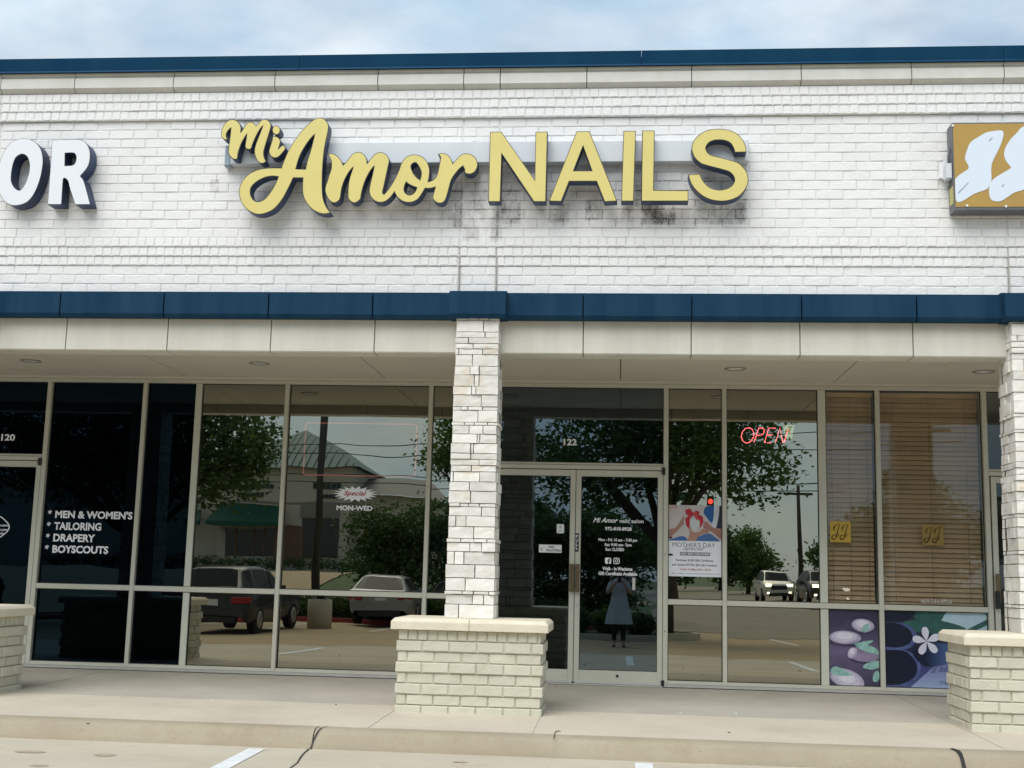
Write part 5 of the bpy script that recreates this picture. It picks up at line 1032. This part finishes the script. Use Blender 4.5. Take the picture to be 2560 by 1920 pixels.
rf = MB(); ov = .5; yc_ = -YBD-4.5; cor = [(xl-ov, -YBD+ov, ze), (xr+ov, -YBD+ov, ze), (xr+ov, -YBD-9-ov, ze), (xl-ov, -YBD-9-ov, ze)]; apx = (ax, yc_, az+.55)
for k in range(4): rf.face([cor[k], cor[(k+1) % 4], apx])
rf.face(cor[::-1])
rfo = rf.build('hip_roof', M_groof, cb2)
for k in range(-9, 10):
    x = (xl+xr)/2+k*(xr-xl+2*ov)/20; u = abs(k)/10
    MB().tube([(x, -YBD+ov, ze+.03), (ax+(x-ax)*.06 if u < .05 else x, -YBD+ov+(yc_+YBD-ov)*(1-u)*.97, ze+.03+(az+.55-ze)*(1-u)*.97)], .018, 4).build('roof_seam', M_groof, rfo)
MB().face([(xr+.02, -YBD-.3, zr2-.9), (xr2+.5, -YBD-.3, zr2-.9), (xr2-1, -YBD-4.5, zr2+.4), (xr+.02, -YBD-4.5, zr2+.4)]).build('wing_roof', M_gr2, cb2)
def awning(px0, px1, py0, py1):
    a_, zt_ = Wb(px0, py0); c_, _ = Wb(px1, py0); _, zb_ = Wb(px0, py1); b_ = MB(); y0_ = -YBD+.02; y1_ = -YBD+1.3
    b_.face([(a_+.35, y0_, zt_), (c_-.35, y0_, zt_), (c_, y1_, zb_+.25), (a_, y1_, zb_+.25)]); b_.face([(a_, y1_, zb_+.25), (c_, y1_, zb_+.25), (c_, y1_, zb_), (a_, y1_, zb_)]); b_.face([(a_+.35, y0_, zt_), (a_, y1_, zb_+.25), (a_, y1_, zb_), (a_+.35, y0_, zb_)]); b_.face([(c_-.35, y0_, zt_), (c_, y1_, zb_+.25), (c_, y1_, zb_), (c_-.35, y0_, zb_)])
    b_.build('awning', M_awn, cb2)
awning(548, 726, 1262, 1318); awning(470, 530, 1275, 1318)
def fb(name, px0, px1, py0, py1, m, dy=0.03):
    a_, zt_ = Wb(px0, py0); c_, zb_ = Wb(px1, py1); return box(name, a_, c_, -YBD+.001, -YBD+dy, zb_, zt_, m, cb2)
fb('window', 575, 700, 1322, 1392, M_dkw); fb('window', 765, 850, 1300, 1400, M_dkw)
for px in (600, 640, 670): fb('window_bar', px, px+1.6, 1322, 1392, M_wain, .06)
fb('wainscot', 702, 762, 1320, 1410, M_wain, .06); fb('band', 560, 885, 1258, 1260, M_gr2, .05)
fb('panel', 762, 855, 1262, 1300, M_gr2, .08)
M_sgn = mat('dark_green_sign', (.02, .045, .04), .6); r_ = random.Random(9)
for (p0, p1, q0, q1, nn) in ((582, 700, 1210, 1224, 9), (606, 672, 1233, 1246, 6), (790, 862, 1210, 1226, 6), (812, 850, 1238, 1249, 4)):
    for k in range(nn):
        u0 = p0+(p1-p0)*k/nn; u1 = u0+(p1-p0)/nn*.72; fb('sign_letter', u0, u1, q0+r_.uniform(0, 2), q1, M_sgn, .09)
# overhead lines and poles
def wire(px0, py0, px1, py1, depth, sag, label):
    a_, c_ = W(px0, py0, depth), W(px1, py1, depth); a_.y = c_.y = -depth; pts_ = [a_.lerp(c_, k/14)-Vector((0, 0, sag*4*(k/14)*(1-k/14))) for k in range(15)]
    return tag(MB().tube(pts_, .022, 5).build('power_line', M_gask), label, 'power line', 'overhead lines')
wire(330, 1176, 2100, 1208, 40, .1, 'lower power line crossing before the green roof'); wire(330, 1190, 2100, 1224, 40.5, .2, 'lowest power line below the green roof edge')
wire(500, 1118, 2400, 1060, 42, .3, 'upper power line over the lot'); wire(500, 1132, 2400, 1105, 41.5, .4, 'second upper power line over the lot')
for (px, py0, dpt, lab) in ((1998, 1210, 62, 'wooden utility pole right of the white car'), (2320, 1050, 48, 'wooden utility pole at the far right of the road')):
    q = W(px, py0, dpt); tt = thing('utility_pole', lab, 'utility pole', (q.x, -dpt, gh(q.x, -dpt)), group='utility poles')
    MB().tube([(q.x, -dpt, gh(q.x, -dpt)-.2), (q.x, -dpt, q.z)], [.16, .11], 10).build('pole', M_bark, tt); MB().box(q.x-.9, q.x+.9, -dpt-.06, -dpt+.06, q.z-.6, q.z-.45).build('cross_arm', M_bark, tt)
# traffic signals and a street name sign
def signal(px, py, dpt, polex, label):
    q = W(px, py, dpt); pz = W(polex, py, dpt); x, z, y = q.x, q.z, -dpt; g0 = gh(pz.x, y)
    tt = thing('traffic_signal', label, 'traffic light', (pz.x, y, g0), group='traffic signals'); MB().tube([(pz.x, y, g0-.1), (pz.x, y, z+1.1)], [.14, .10], 12).build('pole', mat('teal_pole', (.10, .17, .18), .5), tt)
    MB().tube([(pz.x, y, z+.75), (x+(.6 if x > pz.x else -.6), y, z+.75)], .07, 10).build('mast_arm', mat('teal_pole', (.10, .17, .18), .5), tt)
    MB().box(x-.2, x+.2, y-.15, y+.15, z-.78, z+.28).build('signal_head', M_blk, tt)
    for k, (mm) in enumerate((emis('red_signal', (1, .03, .02), 9), mat('amber_off', (.09, .05, .01), .3), mat('green_off', (.01, .05, .03), .3))): cyl_y(x, z-.33*k, .13, y+.14, y+.19).build('lens', mm, tt)
    return tt
signal(1498, 1317, 60, 1482, 'traffic signal on the left, red, seen behind the phone number'); signal(1768, 1259, 56, 1655, 'traffic signal on the right, red, above the poster')
q = W(1692, 1247, 55); tt = thing('street_name_sign', 'green street name sign on the mast arm', 'street sign', (q.x, -55, q.z)); box('sign_panel', q.x-.42, q.x+.42, -55.02, -54.98, q.z-.2, q.z+.2, mat('street_green', (.01, .16, .10), .5), tt)
# ---- cars
M_tyre = mat('tyre', (.015, .015, .016), .85); M_rim = mat('alloy_rim', (.45, .46, .47), .3, metal=.9); M_cglass = mat('car_glass', (.018, .022, .022), .3, spec=.12); M_tail = mat('tail_lamp', (.28, .012, .02), .15, spec=.8); M_plate = mat('number_plate', (.6, .62, .64), .5); M_head = emis('headlamp', (1, .93, .75), 5)
def car(label, loc, rz, paint, st, wheels, wr, width, tail=(.78, .2), plate_z=.72, front=None, group='cars'):
    """st: stations from the tail (y=0) forward: y, sill z, belt z, half width, top z, top half width, glass flag (1 side, 2 screen)"""
    t = thing('parked_car' if not front else 'approaching_car', label, 'car', loc, rz, group); bo = MB(); gl = MB(); rowsP = []
    for (y, zb, zbelt, hw, zt, hwt, fl) in st:
        half = [(hw*.90, zb), (hw*.985, zb+.10), (hw, zb+(zbelt-zb)*.55), (hw*.975, zbelt), (hwt, zt-.045*(1 if zt-zbelt > .2 else .3)), (hwt*.72, zt-.008), (0, zt)]
        rowsP.append(([(x, y, z) for x, z in half]+[(-x, y, z) for x, z in half[-2::-1]], fl))
    n = len(rowsP[0][0])
    for i in range(len(rowsP)-1):
        (A, fa), (B, fb_) = rowsP[i], rowsP[i+1]
        for k in range(n-1):
            q_ = [A[k], A[k+1], B[k+1], B[k]]; side = k in (3, n-5); top = k in (4, 5, n-7, n-6)
            c_ = sum((Vector(v) for v in q_), Vector())/4
            if (side and fa and fb_) or (top and fb_+fa == 3 and abs(A[6][2]-B[6][2]) > .25):
                bo.face(q_, 0, True); nn_ = (Vector(q_[1])-Vector(q_[0])).cross(Vector(q_[3])-Vector(q_[0])).normalized()
                if nn_.dot(c_-Vector((0, c_.y, .7))) < 0 or (top and nn_.z < 0): nn_ = -nn_
                f_ = .86 if side else .94; c_ = c_ if side else Vector((0, c_.y, c_.z)); gl.face([c_+(Vector(v)-c_)*f_+nn_*.008 for v in q_], 0, False)
            else: bo.face(q_, 0, True)
    bo.face(rowsP[0][0][::-1]); bo.face(rowsP[-1][0])
    ob = bo.build('body', paint, t, True)
    bq = bmesh.new(); bq.from_mesh(ob.data); bmesh.ops.remove_doubles(bq, verts=bq.verts, dist=1e-4); bmesh.ops.recalc_face_normals(bq, faces=bq.faces); bq.to_mesh(ob.data); bq.free()
    gl.build('window', M_cglass, t, True)
    for y in wheels:
        for s in (-1, 1):
            x = s*(width/2-.11); tb = MB(); tb.tube([(x-.11, y, wr), (x-.09, y, wr), (x+.09, y, wr), (x+.11, y, wr)], [wr*.86, wr, wr, wr*.86], 22); ty = tb.build('wheel', M_tyre, t, True)
            rb_ = MB(); rb_.tube([(x+s*.105, y, wr), (x+s*.125, y, wr)], [wr*.64, wr*.5], 16)
            for k in range(5): a = 2*pi*k/5; rb_.box(x+s*.10-.012, x+s*.10+.012, y+wr*.35*cos(a)-.04, y+wr*.35*cos(a)+.04, wr+wr*.35*sin(a)-.04, wr+wr*.35*sin(a)+.04)
            rb_.build('rim', M_rim, ty, True)
    hw0 = st[1][3]
    if not front:
        for s in (-1, 1):
            b2 = MB(); x = s*(hw0-.16); b2.bbox(-.20, .20, -.03, .03, -.075, .075, .02); o2 = b2.build('tail_light', M_tail, t, True); o2.matrix_basis = Matrix.Translation((x, st[1][0]+.035, tail[0])) @ Matrix.Rotation(pi-s*.25, 4, 'Z')
        MB().box(-.17, .17, .012, .03, plate_z-.07, plate_z+.07).build('number_plate', M_plate, t, True)
        MB().box(-hw0+.06, hw0-.06, -.01, .045, .42, .56).build('bumper', paint, t, True); MB().box(-hw0*.7, hw0*.7, -.02, .02, .26, .40).build('rear_valance', M_blk, t, True)
    else:
        ye = st[-1][0]
        for s in (-1, 1):
            b2 = MB(); b2.box(s*.62-.16, s*.62+.16, ye-.02, ye+.14, .78, .92); b2.build('headlight', M_head, t, True); MB().box(s*.64-.07, s*.64+.07, ye-.03, ye+.05, .42, .50).build('fog_light', M_head, t, True)
        MB().box(-.48, .48, ye-.03, ye+.04, .62, .84).build('grille', M_blk, t, True); MB().box(-.6, .6, ye-.03, ye+.05, .28, .45).build('front_valance', M_blk, t, True); MB().box(-.2, .2, ye-.04, ye-.02, .52, .6).build('number_plate', M_plate, t, True)
    for s in (-1, 1):
        ym = st[-4][0]+.25; b2 = MB(); b2.bbox(s*(width/2+.08)-.09, s*(width/2+.08)+.09, ym-.06, ym+.06, .92, 1.06, .02); b2.build('wing_mirror', paint, t, True)
    return t
HB = [(0, .44, .93, .74, .97, .64, 0), (-.05, .33, .97, .85, 1.0, .72, 0), (-.14, .27, .98, .89, 1.03, .74, 2), (-.50, .25, .98, .90, 1.45, .60, 1), (-1.0, .24, .97, .90, 1.50, .63, 1), (-2.0, .24, .95, .90, 1.51, .64, 1), (-2.6, .24, .94, .90, 1.44, .62, 1), (-3.25, .25, .92, .88, .97, .72, 2), (-3.9, .27, .86, .85, .90, .70, 0), (-4.2, .34, .68, .74, .72, .60, 0)]
SD = [(0, .44, .88, .76, .93, .64, 0), (-.06, .32, .93, .87, .98, .74, 0), (-.70, .25, .96, .91, 1.02, .76, 2), (-1.35, .24, .96, .91, 1.37, .58, 1), (-1.9, .24, .95, .91, 1.42, .60, 1), (-2.7, .24, .94, .91, 1.40, .60, 1), (-3.35, .25, .92, .89, .97, .72, 2), (-4.2, .27, .84, .86, .88, .70, 0), (-4.65, .34, .66, .74, .70, .60, 0)]
SV = [(0, .45, 1.05, .80, 1.1, .66, 0), (-.06, .34, 1.08, .88, 1.12, .74, 0), (-.16, .28, 1.08, .92, 1.14, .76, 2), (-.45, .26, 1.07, .92, 1.62, .64, 1), (-1.1, .26, 1.06, .92, 1.68, .66, 1), (-2.2, .26, 1.05, .92, 1.68, .66, 1), (-2.85, .26, 1.04, .92, 1.60, .64, 1), (-3.45, .27, 1.02, .90, 1.08, .74, 2), (-4.2, .29, .98, .87, 1.02, .72, 0), (-4.55, .38, .76, .80, .82, .64, 0)]
def paint(n, c_, c2=None): return mat(n, c_, .32, metal=.4, spec=.35, coat=.25)
p = V(510, 1586, gh(0, -16.6)); car('dark grey hatchback parked with its tail to the shop', p, radians(3), paint('dark_grey_paint', (.035, .038, .04)), HB, (-.75, -3.3), .32, 1.80)
p = V(938, 1568, gh(0, -20.2)); car('silver sedan parked right of the light pole', p, radians(-2), paint('silver_paint', (.27, .28, .29)), SD, (-1.0, -3.75), .33, 1.84, (.80, .2), .78)
p = V(1135, 1560, gh(0, -21)); car('second silver sedan half hidden behind the stone column', p, radians(-2), paint('grey_paint', (.2, .21, .22)), SD, (-1.0, -3.75), .33, 1.84, (.80, .2), .78)
p = V(40, 1560, -.37); car('dark sport utility car standing before the tailor shop', (p.x-.6, p.y+1.0, gh(0, p.y)), radians(-68), paint('deep_teal_paint', (.03, .05, .055)), SV, (-.85, -3.6), .36, 1.88, (.9, .2), .85)
p = V(1950, 1503, 0.012); car('white sport utility car driving up the road with its headlights on', (p.x, p.y-4.5, gh(p.x, p.y)+.012), pi, paint('white_paint', (.62, .60, .55)), SV, (-.85, -3.6), .36, 1.88, front=True, group='cars on the road')
p = V(2075, 1518, 0.012); car('dark pickup-sized car on the road beside the white one', (p.x, p.y-4.5, gh(p.x, p.y)+.012), pi, paint('brown_black_paint', (.05, .045, .04)), SV, (-.85, -3.6), .36, 1.88, front=True, group='cars on the road')
# ---- the photographer
def skin(name, joints, edges, m, parent, sub=2):
    me = bpy.data.meshes.new(name); me.from_pydata([j[:3] for j in joints], edges, []); o_ = bpy.data.objects.new(name, me); COL.objects.link(o_)
    sm_ = o_.modifiers.new('s', 'SKIN'); sm_.use_smooth_shade = True; o_.modifiers.new('d', 'SUBSURF').levels = sub
    for k, j in enumerate(joints): me.skin_vertices[0].data[k].radius = (j[3], j[4] if len(j) > 4 else j[3])
    me.skin_vertices[0].data[0].use_root = True
    dg = bpy.context.evaluated_depsgraph_get(); m2 = bpy.data.meshes.new_from_object(o_.evaluated_get(dg)); bpy.data.objects.remove(o_); m2.name = name; m2.materials.clear(); m2.materials.append(m); return link(bpy.data.objects.new(name, m2), parent)
px_, py_ = 0.0, -13.16; g0 = gh(0, py_); pr = thing('person', 'person in a pale denim apron dress holding up a phone with both hands', 'person', (px_, py_, g0))
def J(x, y, z, *r): return (px_+x, py_+y, g0+z, *r)
M_skin = mat('skin', (.45, .27, .20), .55); M_cloth = mat('pale_denim', (.50, .56, .62), .85, col2=(.42, .48, .54), vscale=14); M_legg = mat('black_leggings', (.012, .012, .016), .8); M_hair = mat('dark_hair', (.018, .013, .01), .5); M_shoe = mat('brown_flats', (.16, .10, .06), .6)
Jn = [J(0, 0, .86, .13, .10), J(0, 0, 1.05, .115, .09), J(0, 0, 1.25, .135, .095), J(0, 0, 1.36, .06), J(0, .01, 1.42, .048), J(0, .02, 1.48, .07, .085), J(0, .015, 1.55, .075, .092), J(0, .01, 1.605, .05, .06),
      J(-.15, 0, 1.31, .05), J(-.24, .07, 1.10, .04), J(-.10, .30, 1.27, .03), J(-.065, .37, 1.32, .026), J(.15, 0, 1.31, .05), J(.24, .07, 1.10, .04), J(.10, .30, 1.27, .03), J(.065, .37, 1.32, .026),
      J(-.08, 0, .80, .085), J(-.085, .01, .45, .055), J(-.09, -.02, .09, .036), J(-.10, .10, .03, .03), J(.08, 0, .80, .085), J(.085, .01, .45, .055), J(.09, -.02, .09, .036), J(.10, .10, .03, .03)]
En = [(0, 1), (1, 2), (2, 3), (3, 4), (4, 5), (5, 6), (6, 7), (2, 8), (8, 9), (9, 10), (10, 11), (2, 12), (12, 13), (13, 14), (14, 15), (0, 16), (16, 17), (17, 18), (18, 19), (0, 20), (20, 21), (21, 22), (22, 23)]
for s, k in ((-1, 11), (1, 15)):
    for f in range(5):
        i = len(Jn); zf = 1.345-.018*f if f < 4 else 1.30
        Jn += [J(s*(.058 if f < 4 else .05), .40, zf, .010), J(s*.045, .425 if f < 4 else .40, zf+.004, .008)]; En += [(k, i), (i, i+1)]
body = skin('body', Jn, En, M_skin, pr)
skin('leggings', [J(0, 0, .80, .115, .1), J(-.08, 0, .76, .092), J(-.085, .01, .45, .063), J(-.09, -.02, .12, .045), J(.08, 0, .76, .092), J(.085, .01, .45, .063), J(.09, -.02, .12, .045)], [(0, 1), (1, 2), (2, 3), (0, 4), (4, 5), (5, 6)], M_legg, pr)
dz = MB(); prof = [(.46, .27, .20), (.60, .245, .185), (.80, .205, .155), (.98, .165, .125), (1.08, .155, .118), (1.22, .17, .12), (1.32, .15, .10), (1.37, .085, .07)]; n_ = 28
for i in range(len(prof)-1):
    for k in range(n_):
        def pt_(q, kk): a = 2*pi*kk/n_; fl_ = 1+(.06*sin(7*a) if q[0] < .9 else 0); return J(q[1]*cos(a)*fl_, q[2]*sin(a)*fl_, q[0])[:3]
        dz.face([pt_(prof[i], k), pt_(prof[i], k+1), pt_(prof[i+1], k+1), pt_(prof[i+1], k)], 0, True)
dz.build('apron_dress', M_cloth, pr)
for s in (-1, 1): skin('sleeve', [J(s*.14, 0, 1.31, .062), J(s*.2, .03, 1.2, .055), J(s*.235, .066, 1.11, .05)], [(0, 1), (1, 2)], M_cloth, pr, 1); skin('shoe', [J(s*.095, -.05, .035, .04, .035), J(s*.10, .06, .03, .042, .03), J(s*.105, .13, .025, .032, .022)], [(0, 1), (1, 2)], M_shoe, pr, 1)
skin('hair', [J(0, -.03, 1.60, .085, .075), J(0, -.055, 1.52, .09, .07), J(0, -.07, 1.40, .075, .05), J(0, -.08, 1.28, .05, .03)], [(0, 1), (1, 2), (2, 3)], M_hair, pr, 1)
for s in (-1, 1): skin('eye', [J(s*.030, .102, 1.53, .009), J(s*.030, .106, 1.53, .008)], [(0, 1)], M_ink, pr, 1)
skin('nose', [J(0, .10, 1.53, .009), J(0, .118, 1.50, .012)], [(0, 1)], M_skin, pr, 1); skin('mouth', [J(-.02, .105, 1.465, .006), J(.02, .105, 1.465, .006)], [(0, 1)], mat('lips', (.35, .12, .11), .5), pr, 1)
tag(MB().bbox(-.036, .036, -12.735, -12.727, CH-.09, CH+.055, .002).build('phone', M_blk), 'black phone held up in front of the face by the person in the apron dress', 'phone')
